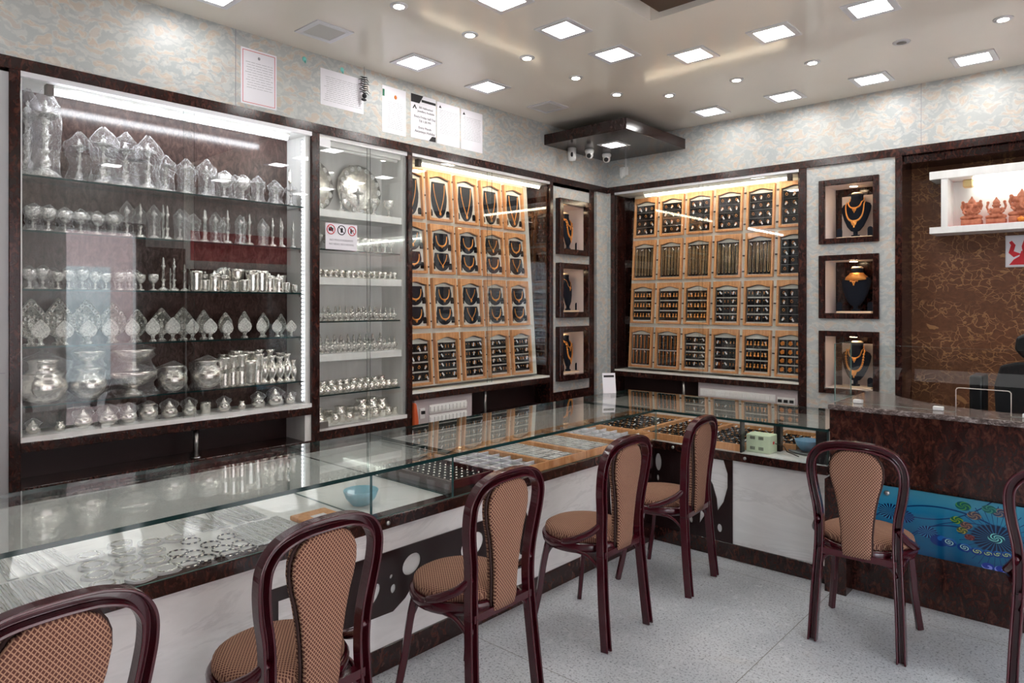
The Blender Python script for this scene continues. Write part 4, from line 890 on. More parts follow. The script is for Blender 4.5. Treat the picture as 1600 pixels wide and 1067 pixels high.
panel_light(-3.30, 2.11, ZC, 'unlit square ceiling panel near the left edge above the wallpaper', False); panel_light(-3.30, 4.055, ZC, 'unlit square ceiling panel left of the corner canopy', False)
for i, y in enumerate((2.48, 2.97, 3.47)): panel_light(-2.307, y, ZC, f'lit square panel, {ORD[i]} from the camera in the row left of the recess')
for i, (x, y) in enumerate(((-1.963, 3.80), (-1.475, 3.79), (-.985, 3.79), (-.48, 3.79))): panel_light(x, y, ZC, f'lit square panel, {ORD[i]} from left in the row behind the recess')
for i, x in enumerate((-2.442, -1.863, -1.294, -.722, -.15)): panel_light(x, 5.0, ZC, f'lit square panel, {ORD[i]} from left in the row along the back wall')
panel_light(-3.19, 4.785, 2.822, 'lit square panel under the dark corner canopy', True, .10)
for i, (x, y) in enumerate(((.9, 1.2), (.9, 2.6), (-.9, .0), (-2.3, .6), (.9, 3.8), (-2.3, -.6), (-.9, -1.1), (.3, -1.1), (.9, .0), (1.1, 5.0), (.5, 5.0), (-3.3, .2))): panel_light(x, y, ZC, f'lit square ceiling panel out of view, added to brighten the room, {ORD[i]}')  # unseen panels, added to lift the light on floor and ceiling
def round_light(x, y, label, on=True):
    e = empty('ceiling_downlight', (x, y, ZC), label, 'ceiling light', 'small round downlights'); b = MB(); b.lathe([(.042, -.006), (.046, -.003), (.046, 0)], (x, y, ZC), 20); b.build('ring', ALU, e)
    b = MB(); b.lathe([(.026, -.0075), (.026, -.006)], (x, y, ZC), 16); b.build('lens', LAMPR if on else plain('dark_lens', (120,116,110), .3), e)
for i, y in enumerate((2.18, 2.678, 3.163, 3.655, 4.141)): round_light(-2.737, y, f'small round downlight, {ORD[i]} from the camera in the line along the left side')
for i, x in enumerate((-2.469, -1.966, -1.477, -.984, -.508)): round_light(x, 4.41, f'small round downlight, {ORD[i]} from left in the line along the back', i != 3)
CW = plain('camera_white', (232,232,230), .3)
def dome_cam(x, y, label):
    e = empty('security_camera', (x, y, 2.73), label, 'camera'); b = MB(); b.lathe([(.034, .0), (.040, -.012), (.036, -.03), (.03, -.034)], (x, y, 2.822), 18); b.build('mount', CW, e)
    b = MB(); b.ell((x, y, 2.775), (.033, .033, .034), 0, 16, 10); b.build('body', CW, e); D = Vector((-x*.55, -y*.72, -1.6)).normalized(); b = MB()
    M = Matrix.Translation(Vector((x, y, 2.775))+D*.026) @ D.to_track_quat('Z', 'Y').to_matrix().to_4x4(); b.lathe([(.019, 0), (.019, .009), (.012, .011)], n=16, M=M); b.build('lens', BLACK, e)
dome_cam(-3.449, 4.80, 'white dome camera in the middle under the corner canopy'); dome_cam(-3.43, 5.03, 'white dome camera rightmost of three under the corner canopy')
e = empty('security_camera', (-3.53, 4.66, 2.71), 'tall white bullet-shaped camera, leftmost under the corner canopy', 'camera'); b = MB(); b.lathe([(.036, 0), (.036, -.085), (.03, -.103), (.01, -.11)], (-3.53, 4.66, 2.822), 20); b.build('body', CW, e)
b = MB(); D = Vector((.6, -.8, 0)); b.ell(Vector((-3.53, 4.66, 2.762))+D*.030, (.012, .012, .024), 0, 12, 8); b.build('lens', BLACK, e)
e = empty('motion_sensor', (-3.43, YW, 2.66), 'white motion sensor on the back wall under the canopy', 'sensor'); b = MB(); b.box(-3.475,-3.425,YW-.03,YW,2.66,2.745); b.build('body', CW, e, bevel=.008, seg=2)
b = MB(); b.box(-3.46,-3.435,YW-.04,YW-.03,2.645,2.725); b.build('lens_cover', CW, e, bevel=.004); bx('bracket', CW, (-3.425,-3.395,YW-.02,YW,2.67,2.745), e, bevel=.003); bx('conduit', CW, (-3.428,-3.416,YW-.008,YW,2.745,2.822), e)

# ---------------------------------------------------------------- the L-shaped glass counter
CX, CY, CZ = -2.275, 3.865, .835
YE = -.9                                             # near end of the left run
LC = empty('glass_counter', ((-2.6), 1.5, 0), 'long glass-topped jewellery counter running along the left side', 'counter')
BCN = empty('glass_counter', (-2.0, 4.2, 0), 'glass-topped counter run along the back wall up to the reception desk', 'counter')
bx('plinth', LAM, (-2.80, CX+.008, YE, CY-.009, 0, .10), LC, bevel=.002); bx('front_panel', MARB, (-2.31, CX, YE, CY, .10, .59), LC)
bx('band', LAM, (-2.32, CX+.03, YE, CY-.031, .588, .637), LC, bevel=.002); bx('case_floor', MARB, (-2.898, -2.32, YE, CY-.031, .60, .637), LC)
bx('back_board', WHT, (-2.92, -2.90, YE, CY-.036, .0, .79), LC); bx('back_board', WHT, (-2.92, -2.90, CY-.034, 4.549, .0, .79), BCN)
pane('front_glass', CX+.016, CX+.022, YE, CY, .638, .819, edge=GLEDGL, parent=LC)
for y in (1.66, 2.104): pane('glass_divider', -2.89, CX+.014, y-.006, y+.006, .638, .819, edge=plain('teal_glass_edge', (40,84,86), .15), parent=LC)
b = MB()
pane('glass_top', -2.935, CX+.035, YE, 2.120, .820, CZ, GTOP, parent=LC); pane('glass_top', -2.935, CX+.035, 2.122, CY-.036, .820, CZ, GTOP, parent=LC)
bx('plinth', LAM, (CX+.008, -1.205, CY-.008, 4.4, 0, .093), BCN, bevel=.002); bx('front_panel', MARB, (CX, -1.207, CY, CY+.03, .093, .59), BCN)
bx('band', LAM, (-2.32, -1.207, CY-.03, CY+.03, .588, .637), BCN, bevel=.002); bx('case_floor', MARB, (-2.898, -1.21, CY-.026, 4.57, .60, .6375), BCN)
bx('back_board', WHT, (-2.90, -1.21, 4.55, 4.57, .0, .79), BCN)
pane('front_glass', CX+.022, -1.21, CY-.022, CY-.016, .638, .819, edge=GLEDGL, parent=BCN)
bx('glass_divider', BLACK, (-1.697, -1.689, CY-.014, 3.90, .638, .819), BCN); bx('post', BLACK, (-1.57, -1.53, 4.03, 4.07, .638, .819), BCN); bx('post', BLACK, (-1.275, -1.218, 3.86, 3.90, .638, .819), BCN)
pane('glass_top', -2.935, -1.207, CY-.0345, 4.59, .820, CZ, GTOP, parent=BCN)
for y in (1.73, 2.25, 3.3, 3.78): b = MB(); M = Matrix.Translation((CX+.03, y, .575+.037)) @ Matrix.Rotation(pi/2, 4, 'Y'); b.lathe([(.009, 0), (.009, .006), (.003, .009)], n=12, M=M); b.build('stud', STEEL, LC)
for x in (-2.12, -1.66): b = MB(); M = Matrix.Translation((x, CY-.03, .612)) @ Matrix.Rotation(pi/2, 4, 'X'); b.lathe([(.009, 0), (.009, .006), (.003, .009)], n=12, M=M); b.build('stud', STEEL, BCN)
# dark cut-out decoration panels, curve outlines with holes turned to mesh
DEC = plain('dark_acrylic', (38,22,22), .22)
def E_(cx, cz, a, c_, rot=0, n=24): return [(cx+a*cos(t)*cos(rot)-c_*sin(t)*sin(rot), cz+a*cos(t)*sin(rot)+c_*sin(t)*cos(rot)) for t in [2*pi*k/n for k in range(n)]]
def cutout(name, outer, holes, M, label, parent):
    cu = bpy.data.curves.new('c', 'CURVE'); cu.dimensions = '2D'; cu.fill_mode = 'BOTH'; cu.extrude = .0035
    for P in [outer]+holes:
        sp = cu.splines.new('POLY'); sp.points.add(len(P)-1); sp.use_cyclic_u = True
        for i, (u, v) in enumerate(P): sp.points[i].co = (u, v, 0, 1)
    to = bpy.data.objects.new('c', cu); COL.objects.link(to); bpy.context.view_layer.update()
    me = bpy.data.meshes.new_from_object(to.evaluated_get(bpy.context.evaluated_depsgraph_get())); bpy.data.objects.remove(to)
    me.transform(Matrix.Translation(-WO[parent.name]) @ M); me.materials.clear(); me.materials.append(DEC); o = bpy.data.objects.new(name, me); COL.objects.link(o); o.parent = parent; o['label'] = label
ML = LM(0, 0, CX+.0045); MBk = BM_(0, 0, CY-.0045)
outer = [(1.218,.485),(2.60,.482),(2.625,.43),(2.615,.33),(2.625,.232),(2.575,.25),(2.53,.33),(2.45,.30),(2.33,.262),(2.2,.262),(2.10,.30),(1.99,.325),(1.90,.33),(1.84,.268),(1.775,.232),(1.218,.245)]
holes = [[(1.262,.438),(1.40,.438),(1.40,.30),(1.262,.30)], E_(1.663,.325,.058,.034,.75), E_(1.875,.40,.052,.042,.4), E_(1.767,.378,.009,.009), E_(1.777,.325,.014,.019), E_(2.235,.385,.075,.055,.3), E_(2.45,.41,.06,.03,.2), E_(1.50,.40,.02,.02)]
cutout('cutout_panel', outer, holes, ML, 'dark cut-out panel with oval holes', LC)
o2 = [(3.33,.10),(3.33,.588),(CY-.001,.588),(CY-.001,.10)]
cutout('cutout_panel', o2, [E_(3.40,.34,.035,.16,.1), E_(3.50,.22,.02,.05), E_(3.62,.42,.02,.07,.1), E_(3.55,.5,.012,.03), E_(3.72,.22,.03,.07,.2)], ML, 'dark cut-out corner panel', LC)
o3 = [(CX+.001,.094),(CX+.001,.588),(-1.745,.588),(-1.745,.094)]
big1 = [(-1.98,.588-.012),(-1.80,.588-.012),(-1.775,.50),(-1.775,.42),(-1.80,.33),(-1.838,.27),(-1.845,.34),(-1.87,.42),(-1.92,.50)]
big2 = [(-2.02,.50),(-1.97,.49),(-1.925,.45),(-1.90,.38),(-1.90,.30),(-1.925,.22),(-1.955,.17),(-1.95,.24),(-1.96,.34),(-1.99,.42)]
cutout('cutout_panel', o3, [E_(-2.237,.50,.022,.055), E_(-2.24,.40,.008,.018), [(-2.215,.30),(-2.15,.292),(-2.175,.235),(-2.215,.24)], E_(-2.075,.225,.025,.036), [(-2.045,.33),(-1.995,.28),(-1.99,.245),(-2.02,.27)], E_(-2.012,.185,.012,.022,.2), E_(-1.825,.17,.015,.024), E_(-1.905,.135,.009,.008), big1, big2], MBk, 'dark cut-out corner panel with curved leaf holes', BCN)

# ---- trays in the counter
PACKS = MB(); PACKS.box(-.028, .028, -.017, .017, 0, .004); PK = PACKS.build('silver_packet', PACK, bevel=.0012, org=(0,0,0))
b = MB(); b.tube([(.021*cos(t*.52), .009*sin(t*.52), .003) for t in range(12)], .0014, 4, closed=True); b.build('chain', SILV, PK)
PK = Proto(PK)
RG = piece(lambda b, i: (b.box(-.016, .016, -.005, .005, 0, .006, 2), b.tube([(.006*cos(t*.785), 0, .006+.008*sin(t*.785)) for t in range(8)], .0015, 4, 0, True), b.box(-.004, .004, -.001, .001, 0, .018, 1, Matrix.Translation((.008, .003, .010)) @ Euler((1.1*(i-1), .7, .9*i)).to_matrix().to_4x4()) if i != 1 else None), [GOLD, TAGM, VELV], 'tagged_ring', 4)
SLATE = plain('slate_tray_lining', (58,62,70), .6)
def counter_tray(x0, x1, y0, y1, kind, label, z=.638, h=.042, par=None):
    e = empty('jewellery_tray', ((x0+x1)/2, (y0+y1)/2, z), label, 'tray', 'wooden trays in the counter'); t = .012; b = MB()
    for d in ((x0,x1,y0,y0+t),(x0,x1,y1-t,y1),(x0,x0+t,y0+t,y1-t),(x1-t,x1,y0+t,y1-t)): b.box(*d, z, z+h)
    b.build('frame', PINE if kind != 'maroon' else MAROON, e, bevel=.0015)
    bx('tray_base', {'pack': SLATE, 'grid': SLATE, 'ring': VELV, 'maroon': VELV}[kind], (x0+t, x1-t, y0+t, y1-t, z, z+h*.4), e)
    if kind == 'grid':
        b = MB(); nx, ny = 7, 4
        for i in range(1, nx): X = x0+t+(x1-x0-2*t)*i/nx; b.box(X-.003, X+.003, y0+t, y1-t, z+h*.4, z+h*.75)
        for j in range(1, ny): Y = y0+t+(y1-y0-2*t)*j/ny; b.box(x0+t, x1-t, Y-.003, Y+.003, z+h*.4, z+h*.75)
        b.build('grid_divider', PAPER, e)
    return (x0+t, x1-t, y0+t, y1-t, z+h*.4+.0006)
random.seed(21)
def fill(area, nx, ny, protos, name, label, cat, group, rz=0, jit=.003, rj=.15, alt=None):
    x0, x1, y0, y1, z = area
    for i in range(nx):
        for j in range(ny):
            x = x0+(x1-x0)*(i+.5)/nx; y = y0+(y1-y0)*(j+.5)/ny
            protos[(i*3+j*5+i*j) % len(protos)].put((x+random.uniform(-jit, jit), y+random.uniform(-jit, jit), z+random.uniform(0, .0004)), (0,0,rz+random.uniform(-rj, rj)), f'{name}, {ORD[ny-1-j]} row from back, {ORD[i]} from left, {label}', cat, group)
LXS, LXE = -2.885, CX+.008
areas = [counter_tray(LXS, LXE, 2.44, 2.80, 'grid', 'nearest wooden tray with white grid of packets in the left counter'),
 counter_tray(LXS, LXE, 2.805, 3.125, 'pack', 'wooden tray of silver packets, second along the left counter'),
 counter_tray(LXS, LXE, 3.13, 3.48, 'pack', 'wooden tray of silver packets, third along the left counter'),
 counter_tray(LXS, LXE, 3.485, 3.845, 'grid', 'wooden tray with white grid nearest the counter corner')]
nm = ['first tray', 'second tray', 'third tray', 'fourth tray']
for k, (a, nx, ny) in enumerate(zip(areas, (7, 9, 9, 7), (4, 7, 7, 4))): fill(a, nx, ny, [PK], 'clear packet', f'{nm[k]} of the left counter', 'packet', f'silver packets in the {nm[k]} of the left counter', rz=0 if nx < 9 else 0, rj=.06)
areas = [counter_tray(-2.885, -2.40, 3.87, 4.54, 'ring', 'black tray of tagged rings in the far left corner of the counter'),
 counter_tray(-2.395, -2.06, 3.87, 4.54, 'ring', 'black tray of tagged rings, second in the back counter'),
 counter_tray(-2.055, -1.70, 3.87, 4.54, 'ring', 'black tray of tagged rings just left of the black divider'),
 counter_tray(-1.685, -1.46, 4.085, 4.54, 'ring', 'black tray of tagged rings behind the pale green device')]
nm = ['corner tray', 'second tray', 'third tray', 'tray behind the green device']
for k, (a, nx, ny) in enumerate(zip(areas, (10, 8, 8, 5), (8, 9, 9, 6))): fill(a, nx, ny, RG, 'tagged ring', f'{nm[k]}, back counter', 'ring', f'tagged rings in the {nm[k]} of the back counter', rj=.5, jit=.004)
a = counter_tray(-2.80, -2.30, 2.125, 2.41, 'maroon', 'maroon tray of silver studs between the glass dividers', z=.655, h=.04)
b = MB(); b.ell((0,0,.006), (.006,.006,.006), 0, 8, 5); b.tube([(0,0,0),(0,0,.006)], .002, 5); ST = Proto(b.build('silver_stud', SILVS, org=(0,0,0)))
fill(a, 12, 7, [ST], 'silver stud', 'maroon tray', 'stud', 'silver studs in the maroon tray', rj=0, jit=.001)
bx('tray_riser', plain('dark_glass_riser', (30,32,34), .15), (-2.82, -2.285, 2.112, 2.425, .638, .653)); tag(bpy.data.objects['tray_riser'], 'dark slab under the maroon tray in the left counter', 'slab')
# bowls, transformer, catalog pads
def bowl(x, y, z, R, label, mat):
    b = MB(); b.lathe([(R*.5, 0), (R*.55, .004), (R*.85, .03), (R, .062), (R*.97, .064), (R*.8, .032), (R*.45, .008), (R*.02, .007)], (x, y, z), 28); tag(b.build('plastic_bowl', mat), label, 'bowl')
BLUE = plain('blue_plastic', (104,150,184), .35)
bowl(-1.40, 4.10, .652, .07, 'small blue bowl in the right end of the back counter', BLUE); bowl(-2.47, 1.76, .638, .075, 'pale blue bowl in the left counter by the glass divider', plain('pale_blue_plastic', (130,186,204), .3))
b = MB(); b.lathe([(.10, 0), (.115, .006), (.11, .011), (.02, .011)], (-1.40, 4.13, .639), 28); tag(b.build('weighing_plate', plain('grey_plastic', (110,114,116), .4)), 'round grey plate under the blue bowl', 'plate')
b = MB(); b.ell((-1.30, 4.34, .72), (.05, .03, .035), 0, 16, 8); b.ell((-1.30, 4.335, .68), (.05, .035, .012), 1, 16, 6); b.lathe([(.03, 0), (.02, .03)], (-1.30, 4.34, .639), 12, 1); tag(b.build('tape_dispenser', [BLACK, WPL]), 'black and white rounded device behind the blue bowl', 'device')
e = empty('transformer_box', (-1.62, 3.965, .638), 'pale mint-green electrical box with vents in the back counter', 'device')
MINT = plain('mint_green_metal', (214,230,200), .4); b = MB(); b.box(-1.685, -1.545, 3.91, 4.02, .638, .742); b.build('casing', MINT, e, bevel=.004, seg=2)
b = MB()
for X in (-1.66, -1.61):
    for k in range(5):
        for Z in (.655, .715): b.box(X+k*.006, X+k*.006+.003, 3.9085, 3.912, Z, Z+.018)
b.build('vent', BLACK, e); bx('switch', RED, (-1.5462,-1.542, 3.955, 3.97, .69, .705), e); b = MB(); b.tube([(-1.545, 3.99, .69), (-1.50, 4.0, .68), (-1.48, 4.0, .65), (-1.40, 3.96, .641)], .003, 6); b.build('cable', BLACK, e)
o = bx('wooden_pad', PINE, (-2.50, -2.29, 1.44, 1.60, .638, .655), bevel=.003); tag(o, 'flat wooden pad left of the first glass divider', 'board')
o = bx('price_card', PAPER, (-2.43, -2.36, 1.49, 1.55, .6555, .657)); tag(o, 'small white card lying on the wooden pad', 'card')
# bangles
def bangle(R, mat2, seg):
    b = MB(); n = seg*2
    for k in range(n):
        a0, a1 = 2*pi*k/n, 2*pi*(k+1)/n; b.tube([(R*cos(a0+(a1-a0)*t), R*sin(a0+(a1-a0)*t), .0032) for t in (0, .33, .66, 1)], .0030, 6, k % 2)
    return Proto(b.build('bangle', [SILVS, mat2], org=(0,0,0)))
BGD = bangle(.032, plain('dark_enamel', (52,54,62), .3), 9)
P = [(-2.52,1.06),(-2.40,1.02),(-2.45,1.10),(-2.36,1.10),(-2.43,.98),(-2.33,1.03),(-2.36,.955),(-2.30,.96),(-2.30,1.10),(-2.31,1.17),(-2.47,1.17),(-2.38,1.18)]
pos = ['backmost', 'left middle', 'centre back', 'centre', 'left lower', 'right of centre', 'lower centre', 'front lower', 'front centre', 'front right', 'back right', 'middle right']
for (x, y), p in zip(P, pos): BGD.put((x, y, .638+random.choice((0, .006))), (0,0,random.random()*3), f'silver bangle with dark enamel dashes, {p} of the loose bangle cluster', 'bangle', 'dark dashed bangles in the left counter')
b = MB(); R = random.Random(2); N = 18
out = [(.045*cos(2*pi*k/N)*(1+.08*R.uniform(-1,1)), .042*sin(2*pi*k/N)*(1+.08*R.uniform(-1,1))) for k in range(N)]; b.prism(out, lambda u, v, w: (u, v, w), 0, .008)
BB = b.build('bangle_packet', PACK, org=(0,0,0)); b = MB(); b.tube([(.031*cos(t*.3), .031*sin(t*.3), .004) for t in range(21)], .0036, 6, closed=True); b.v = [(x, y, z+.0045) for x, y, z in b.v]; b.build('bangle', SILV, BB); BBP = Proto(BB)
P2 = [(-2.31,.82),(-2.40,.82),(-2.50,.84),(-2.60,.86),(-2.32,.90),(-2.42,.90),(-2.52,.93),(-2.62,.96),(-2.33,.72),(-2.43,.73),(-2.53,.75),(-2.64,.77),(-2.60,1.04),(-2.68,.88)]
for i, (x, y) in enumerate(P2): BBP.put((x, y, .6385), (0,0,random.random()*3), f'bangle in a clear packet, {ORD[i]} of the packets nearest the camera side', 'bangle', 'packeted bangles in the left counter')
# packets of chains, laid in rows
b = MB(); b.box(-.13, .13, -.016, .016, 0, .004); CP = b.build('chain_packet', PACK, bevel=.0015, org=(0,0,0)); b = MB()
[b.tube([(-.12+.24*k/12, q+.0015*sin(k*.9+q*300), .0042) for k in range(13)], .0016, 5) for q in (-.008, 0, .008)]; b.build('chain', SILV, CP); CPP = Proto(CP)
for i in range(14): CPP.put((-2.44+random.uniform(-.01,.01), 1.215+i*.0335 if i < 7 else .66-(i-7)*.036, .6385), (0,0,random.uniform(-.05,.05)), f'silver chain in a clear packet, {ORD[i % 7]} {"right of the loose bangles" if i < 7 else "left of the bangle packets"}', 'chain', 'packeted chains in the left counter')
for i in range(9): CPP.put((-2.73+random.uniform(-.01,.01), 1.10+i*.036, .6385), (0,0,random.uniform(-.2,.2)), f'silver chain in a clear packet near the case back, {ORD[i]} from left', 'chain', 'packeted chains in the left counter')
for i in range(12): CPP.put((-2.44+random.uniform(-.01,.01), .38-i*.036, .6385), (0,0,random.uniform(-.05,.05)), f'silver chain in a clear packet at the near end, {ORD[i]} towards the camera', 'chain', 'packeted chains in the left counter')
for i in range(10): CPP.put((-2.73+random.uniform(-.01,.01), .70-i*.05, .6385), (0,0,random.uniform(-.1,.1)), f'silver chain in a clear packet, back of near end, {ORD[i]} from right', 'chain', 'packeted chains in the left counter')
# little stand with code card on the counter back edge
e = empty('payment_card_stand', (-2.93, 4.30, .835), 'white payment card standing at the counter corner near the wallpaper strip', 'card')
M = Matrix.Translation((-2.905, 4.30, .8352)) @ Matrix.Rotation(radians(52), 4, 'Z') @ Matrix.Rotation(radians(-10), 4, 'X')
b = MB(); b.box(-.05, .05, -.002, 0, 0, .15, M=M); b.build('card', PAPER, e); b = MB(); b.box(-.04, .04, -.003, -.002, .118, .134, M=M); b.build('header', INKD, e)

# ---------------------------------------------------------------- reception desk
RC = empty('reception_desk', (.2, 4.0, 0), 'tall dark reception desk with granite top and blue fractal panel', 'desk')
bx('body', LAMR, (-1.20, 1.0, 3.89, 4.25, 0, .60), RC); bx('upper_front', LAMR, (-1.20, 1.0, 3.845, 4.25, .60, .943), RC, bevel=.002)
bx('corner_block', LAM, (-1.20, -1.094, 3.765, 3.875, 0, .588), RC, bevel=.002)
b = MB(); top = [(-1.203,3.822),(1.0,3.822),(1.0,4.08),(-.38,4.10),(-.50,4.11),(-.66,4.15),(-.82,4.24),(-.95,4.36),(-1.06,4.5),(-1.203,4.6)]
b.prism(top, lambda u, v, w: (u, v, w), .944, .972); b.build('granite_top', GRANITE, RC, bevel=.006, seg=2)
# blue art panel: swirling discs on teal
def mk_art():
    t = NT('blue_fractal_print'); v = t.coord('Object'); sx = t.n('ShaderNodeSeparateXYZ'); t.l(v, sx.inputs[0]); X, Z = sx.outputs[0], sx.outputs[2]
    f = t.noise(t.coord('Object', (1,1,2)), 4, 3); col = t.ramp(t.math('ADD', t.math('MULTIPLY', Z, 1.6), t.math('MULTIPLY', f, .35)), [(.2, lin(8,62,100)), (.5, lin(24,112,152)), (.85, lin(84,164,182))])
    def disc(cx, cz, R, a, bcol, spokes, rings, base):
        dx = t.math('SUBTRACT', X, cx); dz = t.math('MULTIPLY', t.math('SUBTRACT', Z, cz), 1.5); r = t.math('SQRT', t.math('ADD', t.math('MULTIPLY', dx, dx), t.math('MULTIPLY', dz, dz))); an = t.math('ARCTAN2', dz, dx)
        sp = t.math('SINE', t.math('ADD', t.math('MULTIPLY', an, float(spokes)), t.math('MULTIPLY', r, rings))); pat = t.ramp(sp, [(.35, lin(*a)), (.6, lin(*bcol))])
        m = t.ramp(t.math('DIVIDE', r, R), [(.9, (1,1,1)), (1.0, (0,0,0))]); return t.mix(m, base, pat)
    arcs = [((.16,-.25,.50), .0035), ((.22,-.10,.27), .003), ((.30,-.16,.36), .002), ((.05,.60,.42), .0025)]
    for (cx, cz, R_), w in arcs:
        dx = t.math('SUBTRACT', X, cx); dz = t.math('SUBTRACT', Z, cz); r = t.math('SQRT', t.math('ADD', t.math('MULTIPLY', dx, dx), t.math('MULTIPLY', dz, dz)))
        col = t.mix(t.math('LESS_THAN', t.math('ABSOLUTE', t.math('SUBTRACT', r, R_)), w), col, lin(10,50,98))
    # fan of fine spokes from the big spiral
    dx = t.math('SUBTRACT', X, .377); dz = t.math('SUBTRACT', Z, .15); an = t.math('ARCTAN2', dz, dx); r = t.math('SQRT', t.math('ADD', t.math('MULTIPLY', dx, dx), t.math('MULTIPLY', dz, dz)))
    sp = t.math('GREATER_THAN', t.math('SINE', t.math('MULTIPLY', an, 30.0)), .93); col = t.mix(t.math('MULTIPLY', sp, t.math('LESS_THAN', r, .15)), col, lin(14,54,100))
    col = disc(.377, .145, .105, (8,24,56), (22,84,128), 28, 12, col); col = disc(.377, .15, .034, (14,60,84), (120,210,206), 4, 420, col)
    col = disc(-.063, .187, .062, (6,24,66), (50,140,184), 22, 40, col); col = disc(-.005, .175, .05, (8,28,74), (30,100,156), 18, 60, col); col = disc(.099, .119, .045, (8,30,84), (48,128,176), 16, 60, col)
    col = disc(.15, .088, .042, (8,44,110), (30,96,170), 1, 30, col)
    for cx, cz, rr, g in ((.19,.089,.022,0),(.252,.078,.021,0),(.303,.072,.018,1),(.346,.072,.016,1),(.383,.077,.016,1),(.416,.082,.016,1)):
        col = disc(cx, cz, rr*1.5, (10,50,120), (28,90,160), 1, 20, col); col = disc(cx, cz, rr, (16,60,110), (170,200,130) if g else (150,200,200), 2, 520, col)
    for cx, cz, rr, a_, c_ in ((.247,.275,.034,(12,86,84),(60,140,70)),(.221,.203,.028,(20,90,60),(120,150,40)),(.291,.238,.03,(60,60,76),(130,110,90)),(.26,.185,.026,(70,56,60),(130,96,80)),(.243,.158,.024,(60,80,50),(150,140,60)),(.273,.132,.022,(80,30,40),(120,60,60)),(.389,.271,.032,(40,60,90),(120,110,100)),(.35,.28,.03,(20,90,90),(50,130,110))): col = disc(cx, cz, rr, a_, c_, 4, 300, col)
    for cx, cz, rr in ((.345,.012,.026),(.399,.008,.03)): col = disc(cx, cz, rr, (24,50,140), (110,130,210), 1, 160, col)
    return t.pbr(col, .12)
b = MB(); b.box(-.99, .6, 3.876, 3.884, .262, .575); o = b.build('art_panel', mk_art(), RC); 
o.data.transform(Matrix.Translation((1.05, 0, -.262))); o.location = (-1.05, 0, .262)
o['label'] = 'glossy blue panel printed with spiral discs'
for x in (-.93,): b = MB(); M = Matrix.Translation((x, 3.876, .54)) @ Matrix.Rotation(pi/2, 4, 'X'); b.lathe([(.013, 0), (.013, .008), (.004, .011)], n=14, M=M); b.build('stud', STEEL, RC)
# glass screen on the desk
e = empty('glass_screen', (-.3, 3.96, .973), 'clear glass screen with a cut-out opening on the reception desk', 'screen')
CL = glassy('clear_screen_glass', (.97,.985,.98)); 
b = MB(); pts = [(-1.205,.973),(-1.205,1.285),(1.0,1.285),(1.0,.973),(-.425,.973),(-.425,1.082),(-.435,1.092),(-.635,1.092),(-.645,1.082),(-.645,.973)]
n = len(pts); 
b.prism([(-1.205,.973),(-.645,.973),(-.645,1.285),(-1.205,1.285)], lambda u, v, w: (u, w, v), 3.957, 3.963); 
b.prism([(-.425,.973),(1.0,.973),(1.0,1.285),(-.425,1.285)], lambda u, v, w: (u, w, v), 3.957, 3.963)
b.prism([(-.645,1.092),(-.425,1.092),(-.425,1.285),(-.645,1.285)], lambda u, v, w: (u, w, v), 3.957, 3.963)
# keep only outward faces, edges pale green
keep = []
for i, f in enumerate(b.f):
    c = sum((Vector(b.v[j]) for j in f), Vector())/len(f); xs = [b.v[j][0] for j in f]
    inner = (abs(c.x+.645) < 1e-4 and c.z > 1.1 or abs(c.x+.425) < 1e-4 and c.z > 1.1)
    keep.append(inner)
b2 = MB()
for i, f in enumerate(b.f):
    if keep[i]: continue
    pts_ = [b.v[j] for j in f]; flat = max(p[1] for p in pts_)-min(p[1] for p in pts_) < 1e-5; b2.add(pts_, [tuple(range(len(f)))], 0 if flat else 1)
b2.build('front_pane', [CL, plain('bright_glass_edge', (170,196,190), .2)], e, fix=False)
pane('return_pane', -1.211, -1.205, 3.963, 4.25, .973, 1.285, CL, GLEDGL, e)
b = MB(); b.tube([(-.645,3.955,.975),(-.645,3.955,1.082),(-.640,3.955,1.089),(-.633,3.955,1.092),(-.437,3.955,1.092),(-.430,3.955,1.089),(-.425,3.955,1.082),(-.425,3.955,.975)], .0022, 5); b.build('opening_trim', plain('pale_edge_trim', (206,196,186), .3), e)
for x in (-1.09, -.72, -.36): bx('clamp', WPL, (x-.022, x+.022, 3.945, 3.975, .973, .992), e, bevel=.002)

# ---------------------------------------------------------------- shrine shelf, idols, print
PS = empty('shrine_shelf', (-.3, 5.5, 1.98), 'white open wall shelf with a tube light holding terracotta idols', 'shelf')
bx('top_board', WHT, (-1.032, 1.2, 5.38, 5.6, 2.345, 2.40), PS, bevel=.002); bx('bottom_board', WHT, (-1.032, 1.2, 5.38, 5.6, 1.978, 2.022), PS, bevel=.002)
bx('side_board', WHT, (-.964, -.926, 5.385, 5.6, 2.022, 2.345), PS); bx('back_board', WHT, (-.926, 1.2, 5.585, 5.6, 2.022, 2.345), PS); 
bx('red_mat', plain('red_mat', (196,36,62), .7), (-.92, 1.2, 5.41, 5.58, 2.0225, 2.026), PS)
b = MB(); b.tube([(-.80, 5.53, 2.315), (.9, 5.53, 2.315)], .014, 8); t = b.build('tube', emis('soft_green_white_tube', (.93,1,.9), 6.5), PS); bx('end_cap', plain('yellowed_cap', (220,196,140), .4), (-.86, -.80, 5.51, 5.56, 2.29, 2.345), PS, bevel=.008)
TERR = NT('terracotta'); _v = TERR.coord('Object'); _f = TERR.noise(_v, 40, 4); TERR = TERR.pbr(TERR.ramp(_f, [(.3, lin(150,82,58)), (.7, lin(190,118,88))]), .7, nrm=TERR.bump(_f, .4, .004))
